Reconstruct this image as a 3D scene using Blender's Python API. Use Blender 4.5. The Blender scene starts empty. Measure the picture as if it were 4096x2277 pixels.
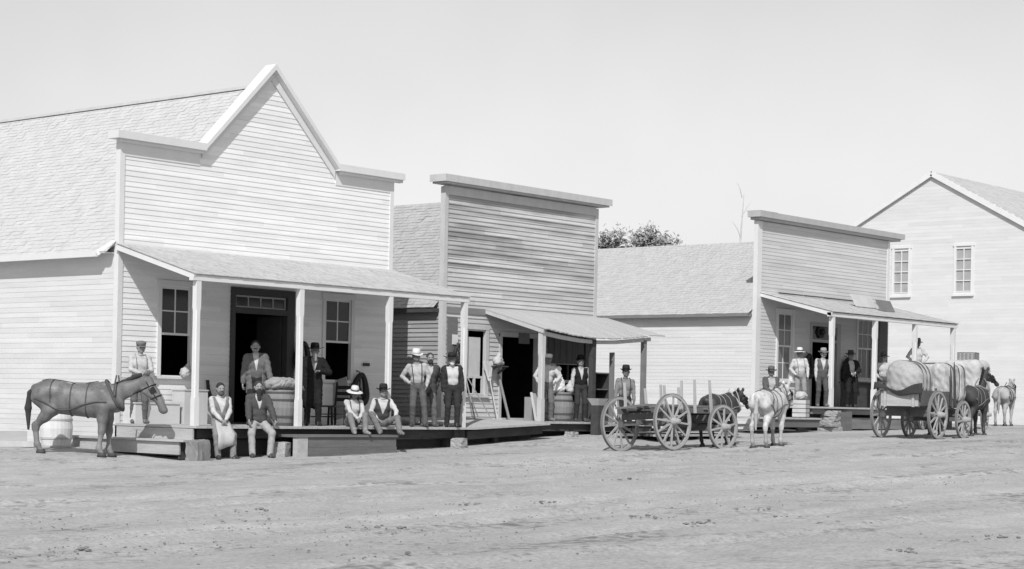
import bpy, math, random
import numpy as np
from mathutils import Vector, Matrix
rad = math.radians
SC = bpy.context.scene
COL = SC.collection

# ------------------------------------------------------------------ camera, sky, sun, exposure
YAW, ROLL = rad(40.3), 0.0205
Fv = Vector((math.cos(YAW), math.sin(YAW), 0)); Rv = Vector((math.sin(YAW), -math.cos(YAW), 0)); Uv = Vector((0, 0, 1))
cam_d = bpy.data.cameras.new("camera"); cam = bpy.data.objects.new("camera", cam_d); COL.objects.link(cam)
Rc = Rv * math.cos(ROLL) + Uv * math.sin(ROLL); Uc = Uv * math.cos(ROLL) - Rv * math.sin(ROLL)
cam.matrix_world = Matrix(((Rc.x, Uc.x, -Fv.x, 0), (Rc.y, Uc.y, -Fv.y, 0), (Rc.z, Uc.z, -Fv.z, 0), (0, 0, 0, 1)))
cam_d.sensor_width = 36; cam_d.lens = 36 * 7550 / 4096; cam_d.shift_y = 479.5 / 4096
cam_d.clip_end = 4000
SC.camera = cam
SUN_PHI, SUN_EL = rad(57), rad(43)          # measured from the -Y (street) side towards -X, and above the horizon
to_sun = Vector((-math.sin(SUN_PHI) * math.cos(SUN_EL), -math.cos(SUN_PHI) * math.cos(SUN_EL), math.sin(SUN_EL)))
W = bpy.data.worlds.new("World"); SC.world = W; W.use_nodes = True
nt = W.node_tree; nt.nodes.clear()
sky = nt.nodes.new('ShaderNodeTexSky'); sky.sky_type = 'NISHITA'; sky.sun_disc = False
sky.sun_elevation = SUN_EL; sky.sun_rotation = math.atan2(to_sun.x, to_sun.y)
sky.air_density = 1.0; sky.dust_density = 0.5; sky.ozone_density = 1.0
# the glass plate saw only blue light: the sky's blue channel as grey
sep = nt.nodes.new('ShaderNodeSeparateColor'); comb = nt.nodes.new('ShaderNodeCombineColor')
bg = nt.nodes.new('ShaderNodeBackground'); bg.inputs['Strength'].default_value = 0.086
out = nt.nodes.new('ShaderNodeOutputWorld')
nt.links.new(sky.outputs[0], sep.inputs[0])
for i in range(3): nt.links.new(sep.outputs[2], comb.inputs[i])
cn = nt.nodes.new('ShaderNodeTexNoise'); cn.inputs['Scale'].default_value = 5; cn.inputs['Detail'].default_value = 4     # faint thin cloud
cr = nt.nodes.new('ShaderNodeMapRange'); cr.inputs[1].default_value = .3; cr.inputs[2].default_value = .7; cr.inputs[3].default_value = .94; cr.inputs[4].default_value = 1.06
tcw = nt.nodes.new('ShaderNodeTexCoord'); nt.links.new(tcw.outputs['Generated'], cn.inputs['Vector']); nt.links.new(cn.outputs['Fac'], cr.inputs[0])
vm = nt.nodes.new('ShaderNodeVectorMath'); vm.operation = 'SCALE'; nt.links.new(comb.outputs[0], vm.inputs[0]); nt.links.new(cr.outputs[0], vm.inputs['Scale'])
nt.links.new(vm.outputs[0], bg.inputs['Color']); nt.links.new(bg.outputs[0], out.inputs['Surface'])
sl = bpy.data.lights.new("sun", 'SUN'); sl.energy = 3.0; sl.angle = rad(0.55); sl.color = (1, 1, 1)
so = bpy.data.objects.new("sun", sl); COL.objects.link(so)
so.rotation_euler = (-to_sun).to_track_quat('-Z', 'Y').to_euler()
SC.view_settings.view_transform = 'Standard'; SC.view_settings.look = 'None'
SC.view_settings.exposure = 0.36; SC.view_settings.gamma = 1.0
rng = random.Random(7)

# ------------------------------------------------------------------ materials
_M = {}
def mat(name, v, var=0.16, scale=(3, 3, 3), rough=0.85, bump=0.0, bscale=None, row=None, stain=0.0, spec=0.25, detail=6, fine=0.0):
    """a grey procedural surface: stretched noise, optional per-row (board) variation, stains and bump"""
    if name in _M: return _M[name]
    m = bpy.data.materials.new(name); m.use_nodes = True; _M[name] = m
    n = m.node_tree.nodes; l = m.node_tree.links
    b = n['Principled BSDF']; b.inputs['Roughness'].default_value = rough; b.inputs['Specular IOR Level'].default_value = spec
    tc = n.new('ShaderNodeTexCoord'); mp = n.new('ShaderNodeMapping'); mp.inputs['Scale'].default_value = scale
    l.new(tc.outputs['Object'], mp.inputs['Vector'])
    nz = n.new('ShaderNodeTexNoise'); nz.inputs['Scale'].default_value = 1; nz.inputs['Detail'].default_value = detail; nz.inputs['Roughness'].default_value = 0.62
    l.new(mp.outputs[0], nz.inputs['Vector'])
    def mth(op, a, bb):
        k = n.new('ShaderNodeMath'); k.operation = op
        for i, x in enumerate((a, bb)):
            if isinstance(x, (int, float)): k.inputs[i].default_value = x
            elif x is not None: l.new(x, k.inputs[i])
        return k.outputs[0]
    fac = mth('MULTIPLY_ADD', nz.outputs['Fac'], 2 * var * 2); fac.node.inputs[2].default_value = 1 - 2 * var
    if row:
        axis, sp, amt, seg = row
        sx = n.new('ShaderNodeSeparateXYZ'); l.new(tc.outputs['Object'], sx.inputs[0])
        r = mth('FLOOR', mth('DIVIDE', sx.outputs[axis], sp), None)
        cb = n.new('ShaderNodeCombineXYZ'); l.new(r, cb.inputs[0])
        if seg:
            ax2, ln = seg
            off = mth('MULTIPLY', r, 0.37)
            l.new(mth('FLOOR', mth('ADD', mth('DIVIDE', sx.outputs[ax2], ln), off), None), cb.inputs[1])
        wn = n.new('ShaderNodeTexWhiteNoise'); wn.noise_dimensions = '3D'; l.new(cb.outputs[0], wn.inputs['Vector'])
        k = mth('MULTIPLY_ADD', wn.outputs['Value'], 2 * amt); k.node.inputs[2].default_value = 1 - amt
        fac = mth('MULTIPLY', fac, k)
    if stain:
        n2 = n.new('ShaderNodeTexNoise'); n2.inputs['Scale'].default_value = 0.55; n2.inputs['Detail'].default_value = 4
        s2 = n.new('ShaderNodeSeparateXYZ'); l.new(tc.outputs['Object'], s2.inputs[0]); c2 = n.new('ShaderNodeCombineXYZ')     # stains follow the boards
        l.new(mth('MULTIPLY', s2.outputs[0], .42), c2.inputs[0]); l.new(mth('MULTIPLY', mth('FLOOR', mth('DIVIDE', s2.outputs[2], row[1]), None), 1.7), c2.inputs[2]); l.new(c2.outputs[0], n2.inputs['Vector'])
        rp = n.new('ShaderNodeMapRange'); rp.inputs[1].default_value = 0.46; rp.inputs[2].default_value = 0.62
        rp.inputs[3].default_value = 1.0; rp.inputs[4].default_value = 1 - stain; l.new(n2.outputs['Fac'], rp.inputs[0])
        sz = n.new('ShaderNodeSeparateXYZ'); l.new(tc.outputs['Object'], sz.inputs[0])
        up = n.new('ShaderNodeMapRange'); up.inputs[1].default_value = 2.8; up.inputs[2].default_value = 4.6; l.new(sz.outputs[2], up.inputs[0])
        mx_ = n.new('ShaderNodeMix'); mx_.inputs[2].default_value = 1; l.new(up.outputs[0], mx_.inputs[0]); l.new(rp.outputs[0], mx_.inputs[3])
        fac = mth('MULTIPLY', fac, mx_.outputs[0])
    if fine:
        n3 = n.new('ShaderNodeTexNoise'); n3.inputs['Scale'].default_value = 22; n3.inputs['Detail'].default_value = 3; l.new(tc.outputs['Object'], n3.inputs['Vector'])
        k = mth('MULTIPLY_ADD', n3.outputs['Fac'], 2 * fine); k.node.inputs[2].default_value = 1 - fine
        fac = mth('MULTIPLY', fac, k)
    val = mth('MULTIPLY', fac, v)
    cc = n.new('ShaderNodeCombineColor')
    for i in range(3): l.new(val, cc.inputs[i])
    l.new(cc.outputs[0], b.inputs['Base Color'])
    if bump:
        nb = n.new('ShaderNodeTexNoise'); nb.inputs['Detail'].default_value = 5; nb.inputs['Scale'].default_value = 1
        mb = n.new('ShaderNodeMapping'); mb.inputs['Scale'].default_value = bscale or tuple(s * 4 for s in scale)
        l.new(tc.outputs['Object'], mb.inputs[0]); l.new(mb.outputs[0], nb.inputs['Vector'])
        bp = n.new('ShaderNodeBump'); bp.inputs['Strength'].default_value = bump; bp.inputs['Distance'].default_value = 0.02
        l.new(nb.outputs['Fac'], bp.inputs['Height']); l.new(bp.outputs[0], b.inputs['Normal'])
    return m

def flat(name, v, rough=0.6, spec=0.3, metal=0.0):
    m = mat(name, v, var=0.1, scale=(9, 9, 9), rough=rough, spec=spec)
    m.node_tree.nodes['Principled BSDF'].inputs['Metallic'].default_value = metal
    return m

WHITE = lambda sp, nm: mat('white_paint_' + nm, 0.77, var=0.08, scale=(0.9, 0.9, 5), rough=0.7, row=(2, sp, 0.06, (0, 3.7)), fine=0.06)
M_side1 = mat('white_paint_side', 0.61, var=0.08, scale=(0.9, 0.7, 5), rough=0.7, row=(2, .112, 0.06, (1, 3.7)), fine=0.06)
M_face1 = WHITE(.112, 'gable_store')
M_trim = mat('white_trim', 0.66, var=0.05, scale=(2, 2, 2), rough=0.65, fine=0.05)
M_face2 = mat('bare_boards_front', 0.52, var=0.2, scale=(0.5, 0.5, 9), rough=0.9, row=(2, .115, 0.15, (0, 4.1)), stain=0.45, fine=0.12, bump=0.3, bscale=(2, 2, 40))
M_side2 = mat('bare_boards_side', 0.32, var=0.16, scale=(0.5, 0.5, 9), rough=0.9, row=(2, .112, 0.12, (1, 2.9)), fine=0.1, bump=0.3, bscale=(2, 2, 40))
M_trim2 = mat('grey_trim', 0.5, var=0.12, scale=(4, 4, 1.5), rough=0.85, fine=0.1)
M_face3 = mat('pale_paint_front', 0.58, var=0.07, scale=(0.8, 0.8, 6), rough=0.75, row=(2, .112, 0.06, (0, 3.3)), stain=0.12, fine=0.08)
M_side3 = mat('pale_paint_side', 0.64, var=0.06, scale=(0.8, 0.8, 6), rough=0.75, row=(2, .112, 0.05, (1, 3.3)), fine=0.06)
M_roof1 = mat('pale_shingles', 0.52, var=0.1, scale=(3, 3, 3), rough=0.9, fine=0.15)
M_roof2 = mat('grey_shingles', 0.4, var=0.16, scale=(3, 3, 3), rough=0.95, fine=0.2)
M_roof3 = mat('light_shingles', 0.46, var=0.1, scale=(3, 3, 3), rough=0.95, fine=0.2)
M_porchroof = mat('porch_shingles', 0.5, var=0.12, scale=(2, 2, 2), rough=0.9, fine=0.16)
M_wood = mat('weathered_wood', 0.15, var=0.2, scale=(1.2, 7, 9), rough=0.9, fine=0.12, bump=0.35, bscale=(3, 40, 40))
M_woodY = mat('weathered_wood_side', 0.42, var=0.18, scale=(7, 1.2, 9), rough=0.9, fine=0.12, bump=0.35, bscale=(40, 3, 40))
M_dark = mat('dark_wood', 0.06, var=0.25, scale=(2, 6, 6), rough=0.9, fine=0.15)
M_darkframe = mat('dark_paint', 0.055, var=0.15, scale=(3, 3, 3), rough=0.6)
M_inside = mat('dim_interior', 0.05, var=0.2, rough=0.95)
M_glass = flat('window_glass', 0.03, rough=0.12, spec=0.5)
M_curtain = mat('pale_curtain', 0.55, var=0.2, scale=(14, 14, 1), rough=0.9)
M_stone = mat('rough_stone', 0.34, var=0.25, scale=(5, 5, 5), rough=0.95, bump=0.8, fine=0.2)
M_barrel = mat('barrel_staves', 0.22, var=0.2, scale=(16, 16, 1.2), rough=0.85, fine=0.1)
M_barrelw = mat('pale_barrel_staves', 0.66, var=0.12, scale=(14, 14, 1.2), rough=0.8, fine=0.08)
M_hoop = flat('iron_hoop', 0.08, rough=0.6)
M_sack = mat('burlap', 0.3, var=0.15, scale=(8, 8, 8), rough=0.95, fine=0.2, bump=0.4, bscale=(60, 60, 60))
M_cloth = mat('white_cloth', 0.7, var=0.08, scale=(6, 6, 6), rough=0.9)
M_leather = mat('black_leather', 0.03, var=0.2, scale=(8, 8, 8), rough=0.55)
M_wheel = mat('wheel_wood', 0.34, var=0.18, scale=(6, 6, 6), rough=0.85, fine=0.1)
M_iron = flat('rusty_iron', 0.16, rough=0.7)
M_wagon = mat('wagon_wood', 0.12, var=0.22, scale=(1.5, 8, 8), rough=0.9, fine=0.12)
M_bale = mat('cotton_bagging', 0.36, var=0.16, scale=(3, 3, 3), rough=1.0, fine=0.2, bump=0.7, bscale=(9, 9, 9))
M_balew = mat('white_bagging', 0.47, var=0.1, scale=(3, 3, 3), rough=1.0, fine=0.15, bump=0.5, bscale=(9, 9, 9))

# ------------------------------------------------------------------ object helpers
def tag(o, label=None, cat=None, group=None, kind=None):
    if label: o['label'] = label
    if cat: o['category'] = cat
    if group: o['group'] = group
    if kind: o['kind'] = kind
    return o
def empty(name, loc, rz=0.0, label=None, cat=None, group=None):
    o = bpy.data.objects.new(name, None); COL.objects.link(o)
    o.location = loc; o.rotation_euler = (0, 0, rz); o.empty_display_size = .2
    return tag(o, label, cat, group)
def link_mesh(name, verts, faces, m, parent=None, smooth=False, midx=None):
    me = bpy.data.meshes.new(name); me.from_pydata([tuple(map(float, v)) for v in verts], [], [tuple(map(int, f)) for f in faces])
    for x in (m if isinstance(m, (list, tuple)) else [m]): me.materials.append(x)
    if midx is not None: me.polygons.foreach_set('material_index', np.asarray(midx, dtype=np.int32))
    if smooth: me.polygons.foreach_set('use_smooth', [True] * len(me.polygons))
    me.update()
    o = bpy.data.objects.new(name, me); COL.objects.link(o)
    if parent: o.parent = parent
    return o
def copy_tree(o, parent=None):
    c = o.copy(); COL.objects.link(c); c.parent = parent
    for ch in o.children: copy_tree(ch, c)
    return c

class MB:
    """collects shapes into one mesh; org is subtracted so world coordinates can be given for children of an Empty at org"""
    def __init__(s, org=(0, 0, 0)): s.v = []; s.f = []; s.o = Vector(org)
    def add(s, vs, fs):
        k = len(s.v); s.v += [Vector(v) - s.o for v in vs]; s.f += [tuple(i + k for i in f) for f in fs]
    def quad(s, a, b, c, d): s.add([a, b, c, d], [(0, 1, 2, 3)])
    def box(s, x0, x1, y0, y1, z0, z1, j=0.0):
        r = lambda: (rng.random() - .5) * 2 * j
        vs = [(x + r(), y + r(), z + r()) for z in (z0, z1) for y in (y0, y1) for x in (x0, x1)]
        s.add(vs, [(0, 2, 3, 1), (4, 5, 7, 6), (0, 1, 5, 4), (2, 6, 7, 3), (0, 4, 6, 2), (1, 3, 7, 5)])
    def bar(s, p, q, w, h, up=(0, 0, 1), taper=1.0):
        p, q = Vector(p), Vector(q); d = (q - p).normalized(); up = Vector(up)
        if abs(d.dot(up)) > .97: up = Vector((1, 0, 0)) if abs(d.x) < .9 else Vector((0, 1, 0))
        a = d.cross(up).normalized() * w / 2; b = a.cross(d).normalized() * h / 2
        vs = [p - a - b, p + a - b, p + a + b, p - a + b]; a *= taper; b *= taper
        vs += [q - a - b, q + a - b, q + a + b, q - a + b]
        s.add(vs, [(0, 3, 2, 1), (4, 5, 6, 7), (0, 1, 5, 4), (1, 2, 6, 5), (2, 3, 7, 6), (3, 0, 4, 7)])
    def tube(s, pts, rs, n=10, cap=True):
        pts = [Vector(p) for p in pts]
        if isinstance(rs, (int, float)): rs = [rs] * len(pts)
        vs = []; prev = None
        for i, p in enumerate(pts):
            d = (pts[min(i + 1, len(pts) - 1)] - pts[max(i - 1, 0)]).normalized()
            if prev is None: a = d.orthogonal().normalized()
            else:
                a = prev - d * prev.dot(d)
                a = a.normalized() if a.length > 1e-5 else d.orthogonal().normalized()
            prev = a; b = d.cross(a)
            vs += [p + (a * math.cos(t) + b * math.sin(t)) * rs[i] for t in [2 * math.pi * k / n for k in range(n)]]
        fs = [(i * n + k, i * n + (k + 1) % n, (i + 1) * n + (k + 1) % n, (i + 1) * n + k) for i in range(len(pts) - 1) for k in range(n)]
        if cap: fs += [tuple(range(n))[::-1], tuple((len(pts) - 1) * n + k for k in range(n))]
        s.add(vs, fs)
    def lathe(s, c, prof, n=20, axis='z', sx=1.0, sy=1.0, closed=False):
        c = Vector(c); vs = []
        for r, z in prof:
            for k in range(n):
                t = 2 * math.pi * k / n; u, w = r * math.cos(t) * sx, r * math.sin(t) * sy
                vs.append(c + (Vector((u, w, z)) if axis == 'z' else Vector((u, z, w)) if axis == 'y' else Vector((z, u, w))))
        m = len(prof)
        fs = [(i * n + k, i * n + (k + 1) % n, ((i + 1) % m) * n + (k + 1) % n, ((i + 1) % m) * n + k) for i in range(m if closed else m - 1) for k in range(n)]
        if not closed: fs += [tuple(range(n))[::-1], tuple((m - 1) * n + k for k in range(n))]
        s.add(vs, fs)
    def build(s, name, m, parent=None, smooth=False): return link_mesh(name, s.v, s.f, m, parent, smooth)

# ------------------------------------------------------------------ signed distance meshing (bodies, animals, sacks)
def nets(F, org, h):
    nx, ny, nz = F.shape
    ins = F < 0
    c = np.zeros((nx - 1, ny - 1, nz - 1), int)
    pos = np.zeros((nx - 1, ny - 1, nz - 1, 3)); cnt = np.zeros((nx - 1, ny - 1, nz - 1))
    corner = lambda A, i, j, k: A[i:nx - 1 + i, j:ny - 1 + j, k:nz - 1 + k]
    for ax in range(3):
        for u in (0, 1):
            for w in (0, 1):
                o0 = [0, 0, 0]; o1 = [0, 0, 0]; oth = [a for a in range(3) if a != ax]
                o0[oth[0]] = o1[oth[0]] = u; o0[oth[1]] = o1[oth[1]] = w; o1[ax] = 1
                a = corner(F, *o0); b = corner(F, *o1); x = (a < 0) != (b < 0)
                t = np.where(x, a / np.where(x, a - b, 1), 0)
                p = [o0[q] + (t if q == ax else 0) for q in range(3)]
                for q in range(3): pos[..., q] += np.where(x, p[q], 0)
                cnt += x
    act = cnt > 0
    ids = -np.ones(act.shape, int); ids[act] = np.arange(act.sum())
    I = np.argwhere(act)
    V = (I + pos[act] / cnt[act][:, None]) * h + org
    faces = []
    for ax in range(3):
        o1 = [0, 0, 0]; o1[ax] = 1
        sl0 = tuple(slice(0, s - 1) if q == ax else slice(1, s - 1) for q, s in enumerate((nx, ny, nz)))
        sl1 = tuple(slice(1, s) if q == ax else slice(1, s - 1) for q, s in enumerate((nx, ny, nz)))
        a = ins[sl0]; b = ins[sl1]
        E = np.argwhere(a != b)
        if not len(E): continue
        flip = a[tuple(E.T)]
        base = E + np.array([0 if q == ax else 1 for q in range(3)])
        oth = [(ax + 1) % 3, (ax + 2) % 3]
        def cell(du, dv):
            k = base.copy(); k[:, oth[0]] -= du; k[:, oth[1]] -= dv
            return ids[tuple(k.T)]
        q = np.stack([cell(1, 1), cell(0, 1), cell(0, 0), cell(1, 0)], 1)
        q[~flip] = q[~flip][:, ::-1]
        faces.append(q)
    return V, np.concatenate(faces) if faces else np.zeros((0, 4), int)

def sdf_eval(prims, P, k):
    d = None
    for pr in prims:
        a, b, ra, rb = np.array(pr[0], float), np.array(pr[1], float), pr[2], pr[3]
        sc = np.array(pr[4], float) if len(pr) > 4 else None
        if sc is not None: q = (P - a) / sc; ab = (b - a) / sc
        else: q = P - a; ab = b - a
        L = float(ab @ ab)
        t = np.clip((q @ ab) / L, 0, 1) if L > 1e-9 else np.zeros(P.shape[:-1])
        di = np.sqrt(((q - t[..., None] * ab) ** 2).sum(-1)) - (ra + (rb - ra) * t)
        if sc is not None: di = di * float(sc.min())
        if d is None: d = di
        else:
            hh = np.clip(0.5 + 0.5 * (di - d) / k, 0, 1)
            d = d * hh + di * (1 - hh) - k * hh * (1 - hh)
    return d
def sdf_mesh(prims, h, k=0.03, cut=None, fold=0.0):
    lo = np.full(3, 1e9); hi = -lo
    for pr in prims:
        sc = np.array(pr[4]) if len(pr) > 4 else np.ones(3)
        for p, r in ((pr[0], pr[2]), (pr[1], pr[3])):
            rr = (max(pr[2], pr[3])) * sc
            lo = np.minimum(lo, np.array(p) - rr); hi = np.maximum(hi, np.array(p) + rr)
    lo -= 2.5 * h; hi += 2.5 * h
    n = np.ceil((hi - lo) / h).astype(int) + 1
    g = np.stack(np.meshgrid(*[lo[i] + h * np.arange(n[i]) for i in range(3)], indexing='ij'), -1)
    d = sdf_eval(prims, g, k)
    if fold:
        ph = 7.3 * len(prims) + 31 * float(prims[0][0][0]) + 17 * float(prims[-1][1][2])
        x, y, z = g[..., 0] * 1.5, g[..., 1] * 1.5, g[..., 2] * 1.35
        d = d + fold * (np.sin(34 * z + 19 * y + 11 * np.sin(9 * x + ph) * .35 + ph) * np.sin(21 * x - 15 * z + 2 * ph) + .7 * np.sin(47 * z - 23 * x + 14 * y + ph) * np.sin(13 * y + 9 * z + ph))
    if cut is not None: d = np.maximum(d, cut(g))
    return nets(d, lo, h)
def join(parts):
    V = []; Fc = []; k = 0
    for v, f in parts: V.append(v); Fc.append(f + k); k += len(v)
    return np.concatenate(V), np.concatenate(Fc)

# ------------------------------------------------------------------ ground
_hx = [-400, 0, 13, 25, 34, 38, 45, 50, 57, 64, 80, 3000]
_hz = [-1.9, -1.62, -1.52, -1.27, -1.03, -.94, -.71, -.63, -.52, -.42, -.38, -.38]
def smst(a, b, x): t = np.clip((x - a) / (b - a), 0, 1); return t * t * (3 - 2 * t)
def ground_z(x, y):
    x = np.asarray(x, float); y = np.asarray(y, float)
    z = np.interp(x, _hx, _hz)
    z = z + (1 - smst(26, 30, x)) * np.clip(y - 29.9, 0, 4) * .055
    z = z + .17 * np.exp(-((x - 38.2) / 3.4) ** 2) * smst(27.6, 30.2, y) * (1 - smst(44, 46, x))
    z = z - .1 * np.exp(-((x - 35.9) ** 2 + (y - 27.35) ** 2) / .8)
    return z
# ------------------------------------------------------------------ ground sheet
def build_ground():
    def axis(lo, hi, step, far_lo, far_hi):
        a = list(np.arange(lo, hi + 1e-6, step)); s = step
        up = [hi]; 
        while up[-1] < far_hi: s *= 1.22; up.append(up[-1] + s)
        dn = [lo]; s = step
        while dn[-1] > far_lo: s *= 1.22; dn.append(dn[-1] - s)
        return np.array(dn[::-1] + a[1:-1] + up)
    xs = axis(9, 54, .13, -500, 2600); ys = axis(5, 33.5, .11, -500, 2600)
    X, Y = np.meshgrid(xs, ys, indexing='ij')
    Z = ground_z(X, Y)
    r = np.random.RandomState(3)
    def vnoise(sx, sy, seed):
        rr = np.random.RandomState(seed); T = rr.rand(256, 256)
        u = X / sx; v = Y / sy; i = np.floor(u).astype(int); j = np.floor(v).astype(int)
        fu = u - i; fv = v - j; fu = fu * fu * (3 - 2 * fu); fv = fv * fv * (3 - 2 * fv)
        g = lambda a, b: T[a % 256, b % 256]
        return (g(i, j) * (1 - fu) * (1 - fv) + g(i + 1, j) * fu * (1 - fv) + g(i, j + 1) * (1 - fu) * fv + g(i + 1, j + 1) * fu * fv) - .5
    near = smst(4, 9, X) * (1 - smst(60, 90, X))
    road = (1 - smst(26.5, 28.5, Y))
    Z = Z + near * (.05 * vnoise(3.6, 2.2, 1) + .016 * vnoise(1.3, .9, 2) + (.02 * vnoise(.55, .45, 4) + .01 * vnoise(.26, .24, 5)) )
    for y0, w, dp, sd in ((23.7, .16, .035, 11), (25.3, .16, .035, 12), (21.2, .2, .05, 13), (19.6, .2, .05, 14), (16.8, .25, .05, 15), (15.1, .22, .045, 16), (12.6, .22, .05, 17), (11.0, .22, .05, 18)):
        yy = y0 + .5 * np.sin(X * .16 + sd) + .12 * np.sin(X * .7 + 2 * sd)
        q = (Y - yy) / w
        Z = Z + near * (-1.1 * dp * np.exp(-q * q) + dp * .7 * np.exp(-(np.abs(q) - 1.7) ** 2)) * (.5 + .8 * np.abs(vnoise(3, 50, 30 + sd)) * 2)
    nx, ny = X.shape
    V = np.stack([X, Y, Z], -1).reshape(-1, 3)
    I = np.arange(nx * ny).reshape(nx, ny)
    F = np.stack([I[:-1, :-1], I[1:, :-1], I[1:, 1:], I[:-1, 1:]], -1).reshape(-1, 4)
    m = bpy.data.materials.new('dry_dirt'); m.use_nodes = True
    n = m.node_tree.nodes; l = m.node_tree.links; b = n['Principled BSDF']; b.inputs['Roughness'].default_value = .95; b.inputs['Specular IOR Level'].default_value = .1
    tc = n.new('ShaderNodeTexCoord')
    def noise(scale, det, ro=.6):
        mp = n.new('ShaderNodeMapping'); mp.inputs['Scale'].default_value = scale; l.new(tc.outputs['Object'], mp.inputs[0])
        z = n.new('ShaderNodeTexNoise'); z.inputs['Scale'].default_value = 1; z.inputs['Detail'].default_value = det; z.inputs['Roughness'].default_value = ro
        l.new(mp.outputs[0], z.inputs['Vector']); return z.outputs['Fac']
    def rng_(x, a, c, lo, hi):
        r_ = n.new('ShaderNodeMapRange'); l.new(x, r_.inputs[0])
        for i, q in enumerate((a, c, lo, hi)): r_.inputs[i + 1].default_value = q
        return r_.outputs[0]
    def mul(a, c):
        k = n.new('ShaderNodeMath'); k.operation = 'MULTIPLY'
        for i, q in enumerate((a, c)):
            if isinstance(q, (int, float)): k.inputs[i].default_value = q
            else: l.new(q, k.inputs[i])
        return k.outputs[0]
    f = mul(rng_(noise((.12, .3, 1), 5), .3, .7, .86, 1.12), rng_(noise((1.6, 2.2, 1), 7, .7), .3, .7, .86, 1.12))
    f = mul(f, rng_(noise((16, 24, 10), 5, .75), .3, .7, .7, 1.26))
    f = mul(f, rng_(mul(noise((5.5, 6.5, 4), 3), noise((.3, .6, 1), 2)), .29, .41, 1.0, .54))     # scattered dark droppings and damp patches
    v = mul(f, .4)
    cc = n.new('ShaderNodeCombineColor')
    for i in range(3): l.new(v, cc.inputs[i])
    l.new(cc.outputs[0], b.inputs['Base Color'])
    bp = n.new('ShaderNodeBump'); bp.inputs['Strength'].default_value = .45; bp.inputs['Distance'].default_value = .025
    l.new(noise((16, 16, 9), 8, .75), bp.inputs['Height']); l.new(bp.outputs[0], b.inputs['Normal'])
    o = link_mesh('ground', V, F, m, None, True); tag(o, kind='structure')
build_ground()

def blob(c, r, n=1, squash=.6, seed=0):
    """an irregular lump (icosphere-like) as verts, faces"""
    rr = random.Random(seed)
    import bmesh as _bm
    bm = _bm.new(); _bm.ops.create_icosphere(bm, subdivisions=n, radius=1)
    vs = [Vector((v.co.x * r * (1 + .5 * (rr.random() - .5)), v.co.y * r * (1 + .5 * (rr.random() - .5)), v.co.z * r * squash * (1 + .5 * (rr.random() - .5)))) + Vector(c) for v in bm.verts]
    fs = [tuple(v.index for v in f.verts) for f in bm.faces]; bm.free()
    return vs, fs

def build_clods():
    mb = MB(); rr = random.Random(21)
    m1 = mat('dark_clods', .2, var=.3, scale=(3, 3, 3), rough=1, fine=.2)
    for i in range(16000):
        t = 14.5 + 30 * rr.random() ** 1.4; a = (rr.random() - .5) * .62
        p = Fv * t + Rv * (a * t)
        band = math.sin(p.y * .9 + .3 * math.sin(p.x * .3)) + .5 * math.sin(p.x * .45 + 1)
        if rr.random() > .3 + .4 * band or p.y > 28.5: continue
        r = .005 + .013 * rr.random() ** 5
        vs, fs = blob((p.x, p.y, float(ground_z(p.x, p.y)) + r * .05), r, 1, .55, i); mb.add(vs, fs)
    for i, (x, y) in enumerate([(18.5, 19.88), (22.33, 18.49), (23.6, 18.61), (25.7, 19.46), (20.52, 16.71), (15.67, 15.21), (15.33, 17.1), (16.45, 18.31), (13.21, 13.02), (12.87, 12.98), (19.3, 14.04), (18.92, 13.02), (20.67, 12.7), (22.94, 12.67), (23.74, 12.57), (17.45, 9.46), (18.82, 9.51), (19.64, 9.58), (16.81, 12.64), (11.49, 15.39), (13.67, 19.0), (19.36, 17.13), (20.66, 18.44), (20.21, 11.74), (21.44, 13.79)]):      # trodden clumps and droppings
        for k in range(7 + i % 6):
            r = .012 + .028 * rr.random() ** 2; px, py = x + rr.gauss(0, .17), y + rr.gauss(0, .13)
            vs, fs = blob((px, py, float(ground_z(px, py)) + .01), r, 2, .45, 777 + i * 20 + k); mb.add(vs, fs)
    tag(mb.build('dirt_clods', m1), kind='stuff')
build_clods()

# ------------------------------------------------------------------ siding, roofs, openings
def lap_wall(mb, O, U, N, u0, u1, v0, v1, sp, holes=(), lim=None, proud=.016, off=.0):
    """lapped boards on the plane through O: U along, z up, N outwards; holes are (u0,u1,v0,v1)"""
    O, U, N = Vector(O), Vector(U), Vector(N); Z = Vector((0, 0, 1))
    cuts = sorted({v0, v1} | {h[i] for h in holes for i in (2, 3) if v0 < h[i] < v1} | {v0 + k * sp for k in range(int((v1 - v0) / sp) + 1)})
    for a, b in zip(cuts[:-1], cuts[1:]):
        if b - a < 1e-4: continue
        row = math.floor((a - v0 + 1e-5) / sp) * sp + v0
        oa = off + proud * (1 - (a - row) / sp) + .002; ob = off + proud * (1 - (b - row) / sp) + .002
        if lim: L, R = lim((a + b) / 2); L2, R2 = L, R
        else: L, R = u0, u1
        spans = [(L, R)]
        mid = (a + b) / 2
        for h in holes:
            if h[2] < mid < h[3]:
                ns = []
                for p, q in spans:
                    if h[1] <= p or h[0] >= q: ns.append((p, q)); continue
                    if h[0] > p: ns.append((p, h[0]))
                    if h[1] < q: ns.append((h[1], q))
                spans = ns
        for p, q in spans:
            if q - p < .004: continue
            cut = [p]
            ln = 3.6 + 1.3 * rng.random(); x = p + ln * rng.random()
            while x < q - .4:
                if x > p + .4: cut.append(x)
                x += ln
            cut.append(q)
            for c, d in zip(cut[:-1], cut[1:]):
                jt = (rng.random() - .5) * .006 if abs(a - row) < 1e-4 else 0
                A = O + U * c + Z * (a + jt) + N * oa; B = O + U * d + Z * (a + jt * .4) + N * oa
                mb.quad(A, B, O + U * d + Z * b + N * ob, O + U * c + Z * b + N * ob)
                if abs(a - row) < 1e-4: mb.quad(O + U * c + Z * (a + jt) + N * (off - .004), O + U * d + Z * (a + jt * .4) + N * (off - .004), B, A)

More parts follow.
